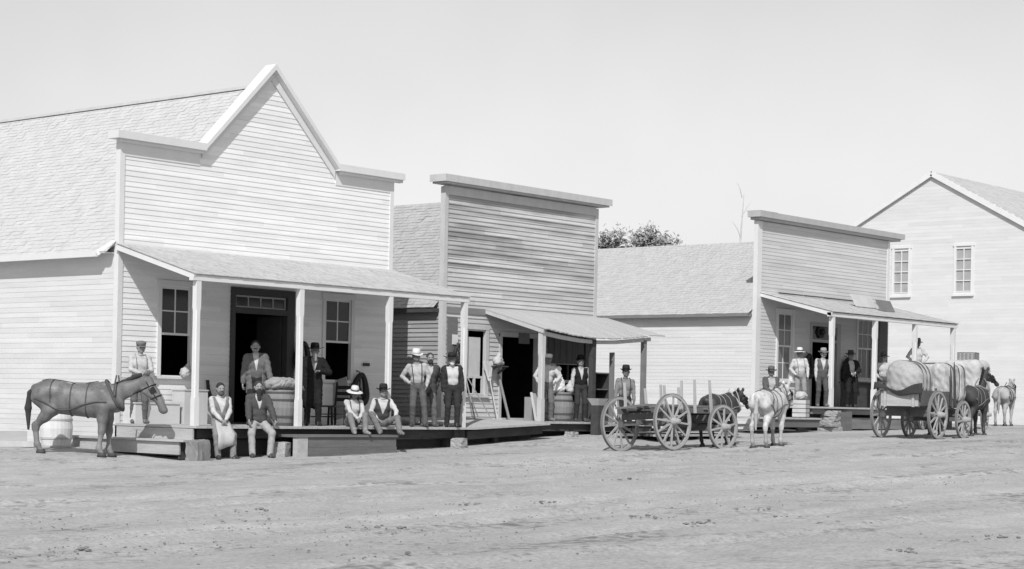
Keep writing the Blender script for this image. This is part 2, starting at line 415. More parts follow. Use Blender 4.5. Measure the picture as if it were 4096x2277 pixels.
def shingle(mb, A, B, C, D, sp=.14, w=.22, lift=.014, jit=.02, skip=0.0):
    """A-B along the eave, D-C along the ridge; overlapping courses of separate shingles"""
    A, B, C, D = map(Vector, (A, B, C, D)); up = D - A; n = (B - A).cross(up).normalized()
    if n.z < 0: n = -n
    rows = max(1, int(up.length / sp)); 
    mb.quad(A - n * .004, B - n * .004, C - n * .004, D - n * .004)
    for r in range(rows):
        t0, t1 = r / rows, min(1, (r + 1.25) / rows)
        P, Q = A.lerp(D, t0), B.lerp(C, t0); R, S = A.lerp(D, t1), B.lerp(C, t1)
        L = (Q - P).length; x = -w * rng.random()
        while x < L:
            w_ = w * (.7 + .6 * rng.random()); a, b = max(0, x), min(L, x + w_ - .006); x += w_
            if b - a < .02 or rng.random() < skip: continue
            dn = (A - D).normalized() * jit * rng.random()
            h = n * lift * (.6 + .8 * rng.random())
            p0, p1 = P.lerp(Q, a / L) + dn, P.lerp(Q, b / L) + dn; q0, q1 = R.lerp(S, a / L), R.lerp(S, b / L)
            mb.quad(p0 + h, p1 + h, q1 + n * .003, q0 + n * .003); mb.quad(p0 - n * .01, p1 - n * .01, p1 + h, p0 + h)

def sash_window(par, org, x0, x1, z0, z1, y, cols, rows_up, rows_lo, open_lo=False, trim=M_trim, cas=.1, glass=M_glass, mid=None):
    """window in a wall facing -Y: casing (part), sash and glass as sub-parts"""
    b = MB(org)
    b.box(x0 - cas, x0, y - .045, y + .06, z0 - .02, z1 + .02); b.box(x1, x1 + cas, y - .045, y + .06, z0 - .02, z1 + .02)
    b.box(x0 - cas - .03, x1 + cas + .03, y - .055, y + .06, z1 + .02, z1 + cas + .04); b.box(x0 - cas - .04, x1 + cas + .04, y - .085, y + .06, z0 - .075, z0 - .02)
    w = b.build('window', trim, par); w.location = (0, 0, 0)
    mid = mid or (z0 + z1) / 2
    s = MB(org); g = MB(org)
    def sash(a, c, yy, nr):
        st = .045
        s.box(x0, x0 + st, yy, yy + .03, a, c); s.box(x1 - st, x1, yy, yy + .03, a, c)
        s.box(x0 + st, x1 - st, yy, yy + .03, a, a + .05); s.box(x0 + st, x1 - st, yy, yy + .03, c - .045, c)
        for k in range(1, cols): xx = x0 + (x1 - x0) * k / cols; s.box(xx - .016, xx + .016, yy + .004, yy + .026, a + .05, c - .045)
        for k in range(1, nr): zz = a + (c - a) * k / nr; s.box(x0 + st, x1 - st, yy + .006, yy + .024, zz - .014, zz + .014)
        g.quad((x0 + st, yy + .015, a + .05), (x1 - st, yy + .015, a + .05), (x1 - st, yy + .015, c - .045), (x0 + st, yy + .015, c - .045))
    sash(mid, z1, y + .005, rows_up)
    if open_lo: sash(mid + .10, mid + .10 + (mid - z0), y + .045, rows_lo) if mid + .1 + mid - z0 < z1 + .2 else None
    else: sash(z0, mid + .04, y + .04, rows_lo)
    s.build('sash', trim, w); g.build('glass', glass, w)
    return w

def post(par, org, x, y, z0, z1, m, w=.125, chamfer=True):
    b = MB(org)
    if chamfer:
        h = w / 2; c = h * .62
        def ring(s_): return s_
        lv = [(z0, h, 0), (z0 + .55, h, 0), (z0 + .62, h, .3), (z1 - .62, h, .3), (z1 - .55, h, 0), (z1, h, 0)]
        vs = []
        for z, hh, ch in lv:
            q = hh * (1 - ch); vs += [(x + a, y + bb, z) for a, bb in ((q, hh), (-q, hh), (-hh, q), (-hh, -q), (-q, -hh), (q, -hh), (hh, -q), (hh, q))]
        fs = [(i * 8 + k, i * 8 + (k + 1) % 8, (i + 1) * 8 + (k + 1) % 8, (i + 1) * 8 + k) for i in range(len(lv) - 1) for k in range(8)]
        b.add(vs, fs)
    else: b.box(x - w / 2, x + w / 2, y - w / 2, y + w / 2, z0, z1, .004)
    return b.build('post', m, par)

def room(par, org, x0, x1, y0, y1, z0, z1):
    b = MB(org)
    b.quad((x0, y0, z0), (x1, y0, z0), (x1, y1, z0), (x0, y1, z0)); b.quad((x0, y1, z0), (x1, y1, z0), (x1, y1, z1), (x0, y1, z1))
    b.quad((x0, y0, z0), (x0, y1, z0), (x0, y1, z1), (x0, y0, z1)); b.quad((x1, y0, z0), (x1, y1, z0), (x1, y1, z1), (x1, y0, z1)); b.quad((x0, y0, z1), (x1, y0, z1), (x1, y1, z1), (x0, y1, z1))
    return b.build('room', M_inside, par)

YF = 32.35; YP = 29.85
# ================================================================== store with the pointed gable front
o1 = (29.3, YF, -1.2)
B1 = empty('gabled_store', o1, 0, 'large white clapboard store with a pointed gable rising from its false front', 'store')
X0, X1 = 25.13, 33.44; CX = 29.34; Z_S, Z_A = 5.5, 7.55
b = MB(o1)
hol = [(26.29, 27.11, .48, 2.41), (28.27, 30.22, -.62, 2.52), (31.23, 32.08, .5, 2.41)]
gx0, gx1 = 27.34, 31.42
def lim1(z):
    if z < Z_S: return X0, X1
    t = (z - Z_S) / (Z_A - Z_S); return gx0 + (CX - gx0) * t, gx1 + (CX - gx1) * t
lap_wall(b, (0, YF, 0), (1, 0, 0), (0, -1, 0), X0, X1, -.62, Z_A, .1135, hol, lim1, .011)
b.build('front_wall', M_face1, B1)
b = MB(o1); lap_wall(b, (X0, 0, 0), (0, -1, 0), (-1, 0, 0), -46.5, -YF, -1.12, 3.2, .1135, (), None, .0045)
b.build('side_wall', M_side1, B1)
b = MB(o1); b.box(X1 - .02, X1, YF + .03, 46.5, -1.1, 3.2); b.box(X0, X1, 46.5, 46.55, -1.1, 3.2)
b.add([(X0, 46.5, 3.2), (X1, 46.5, 3.2), (29.28, 46.5, 7.2)], [(0, 1, 2)]); b.box(X0 + .02, X1 - .02, YF + .03, YF + .08, 2.9, 5.42)
b.add([(gx0, YF + .05, 5.4), (gx1, YF + .05, 5.4), (CX, YF + .05, 7.5)], [(0, 1, 2)])
b.build('rear_wall', M_side1, B1)
b = MB(o1)
# corner boards, frieze, cornice and raking gable boards
b.box(X0 - .025, X0 + .1, YF - .028, YF + .12, -.6, 5.43); b.box(X1 - .1, X1 + .025, YF - .028, YF + .12, -.6, 5.43)
for xa, xb in ((X0 + .1, gx0 - .05), (gx1 + .05, X1 - .1)):
    b.box(xa, xb, YF - .024, YF + .03, 5.13, 5.43)
for xa, xb in ((X0 - .22, gx0), (gx1, X1 + .24)):
    b.box(xa, xb, YF - .2, YF + .16, 5.462, 5.62); b.box(xa + .12, xb - .0, YF - .12, YF + .02, 5.40, 5.46)
for s_, gx in ((1, gx0), (-1, gx1)):
    for (ya, yb, za, zt, zb, zu) in ((YF - .2, YF + .16, 5.62, 7.68, 5.5, 7.54), (YF - .05, YF - .018, 5.5, 7.54, 5.3, 7.32)):
        pts = [(gx, zb), (gx - s_ * (0.0 if za > 5.6 else 0), za), (CX, zt), (CX, zu)]
        b.add([(x_, ya, z_) for x_, z_ in pts] + [(x_, yb, z_) for x_, z_ in pts], [(0, 1, 2, 3), (4, 7, 6, 5), (0, 4, 5, 1), (1, 5, 6, 2), (3, 2, 6, 7), (0, 3, 7, 4)])
b.build('cornice', M_trim, B1)
b = MB(o1)
RX, RZ = 29.28, 7.2; EX, EZ = 24.86, 3.06
shingle(b, (EX, 46.9, EZ), (EX, YF + .06, EZ), (RX, YF + .06, RZ), (RX, 46.9, RZ), .135, .2, .012, .018)
b.quad((33.7, YF + .06, EZ), (33.7, 46.9, EZ), (RX, 46.9, RZ), (RX, YF + .06, RZ))
b.box(RX - .1, RX + .1, YF + .06, 46.9, RZ - .03, RZ + .035)
rf = b.build('roof', M_roof1, B1)
b = MB(o1); b.box(EX - .06, EX, YF + .35, 46.9, EZ - .1, EZ + .03); b.box(EX, X0, YF + .12, 46.9, EZ - .02, EZ - .005)
b.bar((EX - .03, YF + .36, EZ - .03), (X0 - .03, YF + .1, EZ + .22), .04, .12)
b.build('gutter', M_trim, B1)
# openings
sash_window(B1, o1, 26.29, 27.11, .48, 2.41, YF, 2, 2, 2, True, mid=1.36)
sash_window(B1, o1, 31.23, 32.08, .5, 2.41, YF, 2, 2, 2, True, mid=1.38)
b = MB(o1)
b.box(28.27, 28.40, YF - .05, YF + .12, -.57, 2.52); b.box(29.98, 30.22, YF - .05, YF + .12, -.57, 2.52)
b.box(28.40, 29.98, YF - .05, YF + .12, 2.36, 2.52); b.box(28.40, 29.98, YF - .045, YF + .12, 1.94, 2.06); b.box(28.25, 30.24, YF - .09, YF + .12, -.62, -.53)
dr = b.build('doorway', M_darkframe, B1)
b = MB(o1); x0_, x1_ = 28.42, 29.96
b.box(x0_, x1_, YF, YF + .03, 2.31, 2.35); b.box(x0_, x1_, YF, YF + .03, 2.07, 2.105)
for k in range(5): xx = x0_ + (x1_ - x0_ - .03) * k / 4; b.box(xx, xx + .03, YF, YF + .03, 2.105, 2.31)
b.build('transom_sash', mat('grey_sash', .34, var=.1), dr)
b = MB(o1); b.quad((x0_, YF + .02, 2.1), (x1_, YF + .02, 2.1), (x1_, YF + .02, 2.31), (x0_, YF + .02, 2.31)); b.build('glass', M_glass, dr)
for xa in (29.93, 28.41): b = MB(o1); b.box(xa, xa + .04, YF + .13, YF + .95, -.53, 1.93); b.build('open_door', mat('door_paint', .05, var=.15), B1)
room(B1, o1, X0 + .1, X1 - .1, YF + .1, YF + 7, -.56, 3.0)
# porch
b = MB(o1)
ZE = 2.56
shingle(b, (25.02, YP - .1, ZE - .03), (33.5, YP - .1, ZE - .03), (33.5, YF - .03, 3.24), (25.02, YF - .03, 3.24), .13, .19, .008, .008)
b.build('porch_roof', M_porchroof, B1)
b = MB(o1)
b.quad((25.05, YP - .06, ZE - .1), (33.47, YP - .06, ZE - .1), (33.47, YF - .03, 3.16), (25.05, YF - .03, 3.16))
b.build('porch_ceiling', mat('porch_ceiling_boards', .4, var=.1, scale=(8, 1, 1)), B1)
b = MB(o1); b.box(25.03, 33.48, YP - .07, YP + .06, ZE - .165, ZE - .045)
for x in (25.06, 33.44): b.bar((x, YP - .08, ZE - .085), (x, YF - .03, 3.17), .05, .12)
b.build('porch_beam', M_trim, B1)
for x in (25.19, 28.07, 30.83, 33.38): post(B1, o1, x, YP, -.57, ZE - .16, M_trim)
b = MB(o1)
x = 25.12
while x < 33.6:
    w = .13 + .02 * rng.random(); b.box(x, x + w - .006, YP - .14 - .02 * rng.random(), YF - .02, -.62, -.57 + .004 * rng.random()); x += w
b.build('porch_deck', M_woodY, B1)
b = MB(o1); b.box(25.3, 33.55, YP + .05, YP + .15, -.83, -.64); b.box(25.3, 33.5, YP + .35, YP + .4, -1.35, -.86, 0)
for x in (27.8, 30.2, 33.0): b.box(x, x + .18, YP + .1, YP + .3, -1.4, -.84)
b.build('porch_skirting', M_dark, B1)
b = MB(o1); b.box(25.13, 25.17, YP - .02, YF - .05, -.87, -.63); b.box(25.2, 25.24, YP + .1, 33.2, -1.2, -.87)
b.build('porch_side_board', M_woodY, B1)
# wooden step along the side of the porch
s = empty('side_step', (24.95, 31.6, -1.15), 0, 'long low wooden step running along the left side of the gabled store porch', 'step')
so_ = (24.95, 31.6, -1.15); b = MB(so_); b.box(24.8, 25.12, 29.72, 33.5, -.9, -.855, .003); b.build('tread', M_woodY, s)
b = MB(so_); b.box(24.86, 24.9, 29.92, 33.45, -1.16, -.905); b.box(24.9, 25.1, 33.4, 33.45, -1.16, -.905); b.build('riser', M_woodY, s)
b = MB(so_); b.box(24.9, 25.08, 29.95, 29.99, -1.25, -.905); b.build('end_board', M_dark, s)
# front step
so_ = (29.0, 29.3, -1.2); s = empty('front_step', so_, 0, 'broad grey wooden step in front of the gabled store porch, under two sitting men', 'step')
b = MB(so_); b.box(27.45, 30.55, 29.2, 29.5, -.79, -.735, .003); b.box(27.45, 30.53, 29.46, 29.78, -.79, -.738, .003); b.build('tread', M_wood, s)
b = MB(so_); b.box(27.5, 30.5, 29.235, 29.275, -1.0, -.8); b.box(27.8, 30.52, 29.235, 29.275, -1.2, -1.004); b.build('riser', M_wood, s)
for q in ((27.48, 27.78, 29.22, 29.36, -1.34, -.79), (30.2, 30.45, 29.3, 29.5, -1.3, -.79)): b = MB(so_); b.box(*q); b.build('support', M_woodY, s)
b = MB(); b.box(27.75, 28.3, 29.0, 29.14, -1.3, -1.24, .01); tag(b.build('wood_offcut', M_wood), 'short piece of plank lying at the left foot of the front step', 'plank')

# ================================================================== unpainted square-fronted store
o2 = (38.5, YF, -1.0)
B2 = empty('unpainted_store', o2, 0, 'unpainted weathered store with a flat square false front, in the middle of the street', 'store')
X0, X1 = 35.36, 41.65
b = MB(o2)
hol = [(36.28, 37.0, .26, 1.88), (37.66, 39.1, -.5, 1.78), (40.05, 40.9, .1, 1.12)]
lap_wall(b, (0, YF, 0), (1, 0, 0), (0, -1, 0), X0, X1, -.45, 5.5, .115, hol, None, .02)
b.build('front_wall', M_face2, B2)
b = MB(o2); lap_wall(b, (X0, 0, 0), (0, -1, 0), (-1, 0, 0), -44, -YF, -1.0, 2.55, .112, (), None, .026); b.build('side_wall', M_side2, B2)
b = MB(o2); b.box(X1 - .03, X1, YF + .03, 44, -.9, 2.6); b.box(X0, X1, 44, 44.05, -.9, 2.6); b.box(X0 + .02, X1 - .02, YF + .03, YF + .1, 2.0, 5.52)
b.add([(X0, 44, 2.6), (X1, 44, 2.6), (38.5, 44, 5.55)], [(0, 1, 2)])
for k in range(26): pass
b.build('rear_wall', M_side2, B2)
for xa, xb in ((X0 - .03, X0 + .1), (X1 - .1, X1 + .03)): b = MB(o2); b.box(xa, xb, YF - .035, YF + .12, -.5, 5.5); b.build('corner_board', M_trim2, B2)
b = MB(o2); b.box(X0 + .1, X1 - .1, YF - .032, YF + .03, 5.3, 5.52)
b.box(X0 - .25, X1 + .36, YF - .24, YF + .3, 5.62, 5.68); b.box(X0 - .2, X1 + .3, YF - .2, YF + .26, 5.56, 5.62); b.box(X0 - .25, X1 + .36, YF - .26, YF - .24, 5.6, 5.78); b.box(X0 - .25, X1 + .36, YF - .24, YF + .3, 5.72, 5.78)
b.box(X0 - .27, X0 - .25, YF - .26, YF + .3, 5.6, 5.78)
b.build('cornice', M_trim2, B2)
b = MB(o2); b.box(35.46, 37.0, YF - .04, YF - .001 + .03, 2.3, 2.46); b.build('band_board', mat('band_wood', .22, var=.2, scale=(1, 6, 6)), B2)
b = MB(o2)
shingle(b, (X0 - .22, 44.3, 2.42), (X0 - .22, YF + .12, 2.42), (38.5, YF + .12, 5.55), (38.5, 44.3, 5.55), .125, .17, .015, .014, .01)
b.quad((X1 + .2, YF + .12, 2.42), (X1 + .2, 44.3, 2.42), (38.5, 44.3, 5.55), (38.5, YF + .12, 5.55))
b.build('roof', M_roof2, B2)
b = MB(o2); b.box(X0 - .2, X0 - .02, YF + .1, 44.2, 2.3, 2.4); b.build('eave_board', M_dark, B2)
# window with a pale blind, lower panes dark
b = MB(o2); x0_, x1_ = 36.28, 37.0
b.box(x0_ - .1, x0_, YF - .05, YF + .06, .2, 1.92); b.box(x1_, x1_ + .12, YF - .05, YF + .06, .2, 1.92); b.box(x0_ - .1, x1_ + .12, YF - .055, YF + .06, 1.92, 2.04); b.box(x0_ - .12, x1_ + .14, YF - .09, YF + .06, .16, .2)
w = b.build('window', M_trim2, B2)
b = MB(o2); b.box(x0_, x1_ - .12, YF + .05, YF + .06, .72, 1.72); b.build('blind', mat('pale_blind', .5, var=.1), w)
b = MB(o2); b.box(x0_, x1_, YF + .02, YF + .05, .66, .72); b.box(x0_ + .32, x0_ + .4, YF + .02, YF + .05, .26, .66); b.box(x0_, x1_, YF + .02, YF + .05, .2, .27); b.box(x1_ - .08, x1_, YF + .02, YF + .05, .27, .66); b.build('sash', M_trim2, w)
b = MB(o2); b.box(37.56, 37.66, YF - .045, YF + .1, -.42, 1.86); b.box(39.1, 39.2, YF - .045, YF + .1, -.42, 1.86); b.box(37.56, 39.2, YF - .05, YF + .1, 1.78, 1.9); b.box(37.6, 39.15, YF - .12, YF + .1, -.46, -.36)
dr = b.build('doorway', M_trim2, B2)
b = MB(o2); b.box(38.3, 38.75, YF - .06, YF - .052, 1.62, 1.9); b.build('notice', mat('notice_board', .16, var=.2), dr)
# boarded show window with two small panes
b = MB(o2)
for k in range(6): b.box(39.55 + k * .26, 39.55 + k * .26 + .245, YF - .06, YF - .03, 1.14, 2.15)
b.box(41.15, 41.45, YF - .09, YF - .03, -.4, 2.2)
b.build('shutter', mat('dark_boards', .09, var=.25, scale=(8, 8, 1.2)), B2)
b = MB(o2); b.box(39.97, 40.05, YF - .05, YF + .05, .1, 1.12); b.box(40.9, 40.98, YF - .05, YF + .05, .1, 1.12); b.box(40.45, 40.5, YF - .02, YF + .03, .72, 1.1); b.build('window', M_dark, B2)
b = MB(o2); b.box(39.95, 41.0, YF - .06, YF + .04, .62, .70); b.build('window_rail', M_trim2, B2)
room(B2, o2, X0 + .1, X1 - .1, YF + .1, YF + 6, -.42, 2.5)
# porch: sagging plank roof on three posts
YP2 = 30.47
b = MB(o2)
def sag(x): t = (x - 37) / 4.7; return 1.95 - .16 * math.sin(math.pi * min(1, t * 1.05)) + .12 * max(0, t - .9)
x = 36.95
while x < 42.05:
    w = .17 + .05 * rng.random(); y0_ = YP2 - .16 - .09 * rng.random(); z0_ = sag(x + w / 2) - .02 + .012 * rng.random()
    zt = 2.46 + .01 * rng.random(); cut_ = rng.random() < .12
    p, q = Vector((x + w / 2, y0_, z0_)), Vector((x + w / 2, YF - .03, zt))
    b.bar(p, q, w - .008, .026); x += w
b.build('porch_roof', mat('roof_planks', .44, var=.16, scale=(8, .8, 2), rough=.95, fine=.15), B2)
b = MB(o2); b.bar((36.99, YP2 - .12, 1.87), (36.99, YF - .03, 2.4), .06, .1)
for i in range(6): xa = 37 + i * .78; b.bar((xa, YP2, sag(xa) - .11), (xa + .78, YP2, sag(xa + .78) - .11), .08, .1)
b.build('porch_beam', M_trim2, B2)
post(B2, o2, 37.06, YP2, -.42, 1.86, M_trim2, .14)
tag(post(B2, o2, 39.16, YP2, -.42, 1.74, M_dark, .14, False), 'dark porch post')
tag(post(B2, o2, 41.42, YP2, -.6, 1.82, mat('grey_post', .2, var=.2), .12, False), 'tall grey porch post')
b = MB(o2); x = 36.5
while x < 41.75: w = .16 + .03 * rng.random(); b.box(x, x + w - .008, YP2 - .2 - .03 * rng.random(), YF - .03, -.47, -.42 + .004 * rng.random()); x += w
b.build('porch_deck', M_woodY, B2)
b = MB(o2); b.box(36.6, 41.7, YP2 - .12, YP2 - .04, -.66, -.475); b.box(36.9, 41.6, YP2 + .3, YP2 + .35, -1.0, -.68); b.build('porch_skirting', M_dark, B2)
# sloping plank walk joining the two porches
so_ = (35, 31, -.5); s = empty('plank_ramp', so_, 0, 'sloping plank walk joining the two nearest porches', 'boardwalk')
b = MB(so_)
for i in range(11):
    t0, t1 = i / 11, (i + .95) / 11
    def P(t, f): return Vector((33.6 + f * 0 + (2.95 + .0 * f) * t, YP - .13 + (YF - YP + .1) * f, (-.575 + .13 * t) * (1 - f) + (-.38 + .03 * t) * f))
    a, c, d, e = P(t0, 0), P(t1, 0), P(t1, 1), P(t0, 1); dz = Vector((0, 0, -.05))
    b.add([a, c, d, e, a + dz, c + dz, d + dz, e + dz], [(0, 1, 2, 3), (4, 7, 6, 5), (0, 4, 5, 1), (1, 5, 6, 2), (2, 6, 7, 3), (3, 7, 4, 0)])
b.build('walk_boards', M_woodY, s)
b = MB(so_); b.bar((33.6, YP + .05, -.76), (36.5, YP + .12, -.62), .06, .2); b.box(33.1, 33.25, YP - .02, YP + .1, -1.3, -.63); b.box(34.8, 34.95, YP + .2, YP + .32, -1.3, -.63); b.bar((33.6, YP + .4, -.98), (36.5, YP + .5, -.84), .05, .3); b.build('joist', M_dark, s)

# ================================================================== far white store
o3 = (54, YF, -.6)
B3 = empty('flat_fronted_store', o3, 0, 'small white store with a flat false front and open porch, beyond the unpainted one', 'store')
X0, X1 = 49.84, 58.1; ZD = .12
b = MB(o3)
hol = [(51.1, 51.95, .95, 3.08), (53.05, 54.95, .1, 2.88), (56.1, 57.15, 1.1, 3.12)]
lap_wall(b, (0, YF, 0), (1, 0, 0), (0, -1, 0), X0, X1, .1, 5.9, .1135, hol, None, .009); b.build('front_wall', M_face3, B3)
b = MB(o3); lap_wall(b, (X0, 0, 0), (0, -1, 0), (-1, 0, 0), -46, -YF, -.8, 3.16, .1135, (), None, .0045); b.build('side_wall', M_side3, B3)
b = MB(o3); b.box(X1 - .03, X1, YF + .03, 46, -.6, 3.2); b.box(X0, X1, 46, 46.05, -.6, 3.2); b.box(X0 + .02, X1 - .02, YF + .03, YF + .1, 2.9, 5.9)
b.add([(X0, 46, 3.2), (X1, 46, 3.2), (54, 46, 5.65)], [(0, 1, 2)]); b.build('rear_wall', M_side3, B3)
for xa, xb in ((X0 - .03, X0 + .22), (X1 - .12, X1 + .03)): b = MB(o3); b.box(xa, xb, YF - .03, YF + .12, -.3, 5.9); b.build('corner_board', M_trim, B3)
b = MB(o3); b.box(X0 - .22, X1 + .7, YF - .24, YF + .25, 6.0, 6.18); b.box(X0 - .12, X1 + .5, YF - .18, YF + .2, 5.92, 6.0)
b.box(X0 - .21, X0 + .8, YF - .22, YF + .3, 6.183, 6.2); b.build('cornice', mat('cornice_paint', .42, var=.1), B3)
b = MB(o3)
shingle(b, (X0 - .25, 46.3, 3.0), (X0 - .25, YF + .12, 3.0), (54, YF + .12, 5.68), (54, 46.3, 5.68), .13, .18, .012, .02)
b.quad((X1 + .25, YF + .12, 3.0), (X1 + .25, 46.3, 3.0), (54, 46.3, 5.68), (54, YF + .12, 5.68)); b.build('roof', M_roof3, B3)
b = MB(o3); b.box(X0 - .27, X0, YF + .15, 46.2, 2.9, 2.99); b.build('eave_board', mat('eave_grey', .2, var=.1), B3)
sash_window(B3, o3, 51.1, 51.95, .95, 3.08, YF, 2, 2, 2, False, M_trim, .1, mat('bright_glass', .16, rough=.15, spec=.6))
sash_window(B3, o3, 56.1, 57.15, 1.1, 3.12, YF, 3, 2, 1, False, M_trim, .1, mat('grey_glass', .1, rough=.15, spec=.5))
b = MB(o3); b.quad((51.14, YF + .09, 1.0), (51.9, YF + .09, 1.0), (51.9, YF + .09, 2.75), (51.14, YF + .09, 2.75)); b.build('curtain', M_curtain, B3)
b = MB(o3); b.box(53.05, 53.15, YF - .04, YF + .1, ZD, 2.88); b.box(54.72, 54.95, YF - .04, YF + .1, ZD, 2.88); b.box(53.15, 54.72, YF - .04, YF + .1, 2.76, 2.88); b.box(53.15, 54.72, YF - .03, YF + .1, 2.24, 2.33)
dr = b.build('doorway', mat('door_trim', .4, var=.1), B3)
b = MB(o3); b.quad((53.15, YF + .04, 2.33), (54.72, YF + .04, 2.33), (54.72, YF + .04, 2.76), (53.15, YF + .04, 2.76)); b.build('glass', M_glass, dr)
b = MB(o3); b.box(57.5, 58.05, YF - .05, YF - .022, 1.0, 3.1); b.build('shutter', mat('grey_shutter', .13, var=.1), B3)
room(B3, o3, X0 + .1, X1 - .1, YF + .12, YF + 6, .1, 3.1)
b = MB(o3); shingle(b, (50.0, YP - .12, 3.03), (58.25, YP - .12, 3.03), (58.25, YF - .03, 3.66), (50.0, YF - .03, 3.66), .13, .19, .008, .01); b.build('porch_roof', M_porchroof, B3)
b = MB(o3); b.quad((50.03, YP - .08, 2.97), (58.2, YP - .08, 2.97), (58.2, YF - .03, 3.59), (50.03, YF - .03, 3.59)); b.build('porch_ceiling', mat('porch_ceiling_boards', .4), B3)
b = MB(o3); b.box(50.02, 58.22, YP - .08, YP + .06, 2.88, 3.0)
for x in (50.05, 58.2): b.bar((x, YP - .1, 2.96), (x, YF - .03, 3.61), .06, .14)
b.build('porch_beam', M_trim, B3)
for x in (50.22, 52.84, 55.45, 58.1): post(B3, o3, x, YP, ZD, 2.9, M_trim, .14)
b = MB(o3); x = 51.0
for xa, xb in ((51.0, 52.4), (52.5, 53.6), (53.7, 56.2), (57.2, 57.9)): b.bar((xa, YF - .1, 3.70), (xb, YF - .1, 3.70 + .01 * rng.random()), .05, .035)
b.build('gap_shade_strip', M_dark, B3)  # dark strips painting the shaded gap between porch roof and siding
b = MB(o3); x = 49.0
while x < 58.3: w = .15 + .02 * rng.random(); b.box(x, x + w - .006, YP - .16 - .02 * rng.random(), YF - .03, ZD - .05, ZD + .003 * rng.random()); x += w
b.build('porch_deck', M_woodY, B3)
b = MB(o3); b.box(49.1, 58.2, YP - .05, YP + .03, -.1, ZD - .055); b.box(51.2, 58.2, YP + .02, YP + .06, -.55, -.2); b.box(49.2, 51, YP + .5, YP + .55, -.8, -.1); b.build('porch_skirting', mat('grey_skirting', .2, var=.25, scale=(1, 6, 6)), B3)
# two boards standing on the porch roof
b = MB(); b.bar((54.1, 31.3, 3.5), (54.1, 31.62, 3.86), .05, .02)
b = MB((54.7, 31.3, 3.4)); b.add([(54.05, 31.2, 3.42), (55.3, 31.2, 3.42), (55.3, 31.45, 3.84), (54.05, 31.45, 3.84), (54.05, 31.25, 3.42), (55.3, 31.25, 3.42), (55.3, 31.5, 3.84), (54.05, 31.5, 3.84)], [(0, 1, 2, 3), (4, 7, 6, 5), (0, 4, 5, 1), (1, 5, 6, 2), (2, 6, 7, 3), (3, 7, 4, 0)])
p = b.build('board', mat('pale_board', .5, var=.15), None); p.location = (54.7, 31.3, 3.4); p.name = 'pale_board'; tag(p, 'pale wooden board lying propped on the far porch roof', 'board')
b = MB((55.4, 30.9, 3.3)); b.add([(54.95, 30.8, 3.31), (55.85, 30.8, 3.31), (55.85, 31.0, 3.68), (54.95, 31.0, 3.68), (54.95, 30.86, 3.31), (55.85, 30.86, 3.31), (55.85, 31.06, 3.68), (54.95, 31.06, 3.68)], [(0, 1, 2, 3), (4, 7, 6, 5), (0, 4, 5, 1), (1, 5, 6, 2), (2, 6, 7, 3), (3, 7, 4, 0)])
p = b.build('dark_board', mat('dark_sign', .17, var=.2)); p.location = (55.4, 30.9, 3.3); tag(p, 'dark rectangular board leaning on the far porch roof', 'board')
# low boardwalk in front, stones and a panel under the porch edge
so_ = (47.5, 30.2, -.6); s = empty('low_boardwalk', so_, 0, 'low plank platform at the near corner of the far white store', 'boardwalk')
b = MB(so_); x = 45.6
while x < 49.0: w = .2; b.box(x, x + w - .008, 29.4, 31.6, -.27, -.22 + .004 * rng.random()); x += w
b.build('walk_boards', M_woodY, s); b = MB(so_); b.box(45.6, 48.95, 29.45, 29.5, -.5, -.275); b.build('edge_board', M_wood, s)

# ================================================================== tall house at the end
M_trim4 = mat('far_trim', .68, var=.05)
o4 = (72, 38.08, -.5)
B4 = empty('tall_white_house', o4, 0, 'tall pale two-storey house with a broad gable at the far right end of the street', 'house')
YA, YB, ZE4, ZR4 = 32.3, 43.86, 7.0, 10.15
b = MB(o4)
def lim4(z): return (-YB, -YA) if z < ZE4 else (-YB + (YB - 38.08) * (z - ZE4) / (ZR4 - ZE4), -YA - (38.08 - YA) * (z - ZE4) / (ZR4 - ZE4))
w4 = [(-39.79, -39.12, 5.09, 6.88), (-36.9, -36.22, 5.09, 6.88)]
lap_wall(b, (72, 0, 0), (0, -1, 0), (-1, 0, 0), -YB, -YA, -.5, ZR4, .15, w4, lim4, .003)
b.build('gable_wall', mat('far_white_paint', .62, var=.05, scale=(1, 1, 4), row=(2, .15, .04, (1, 4))), B4)
b = MB(o4); b.box(72.02, 92, YA, YA + .05, -.5, ZE4); b.box(72.02, 92, YB - .05, YB, -.5, ZE4); b.box(91.95, 92, YA, YB, -.5, ZE4); b.build('side_wall', M_side3, B4)
b = MB(o4)
shingle(b, (71.86, YA - .35, ZE4 - .2), (92.3, YA - .35, ZE4 - .2), (92.3, 38.08, ZR4 + .02), (71.86, 38.08, ZR4 + .02), .2, .3, .01, .02)
b.quad((71.86, YB + .35, ZE4 - .2), (92.3, YB + .35, ZE4 - .2), (92.3, 38.08, ZR4 + .02), (71.86, 38.08, ZR4 + .02)); b.build('roof', mat('far_roof', .52, var=.1), B4)
b = MB(o4)
for yy in (YA - .35, YB + .35): b.bar((71.9, yy, ZE4 - .3), (71.9, 38.08, ZR4 - .08), .1, .2)
b.build('bargeboard', M_trim4, B4)
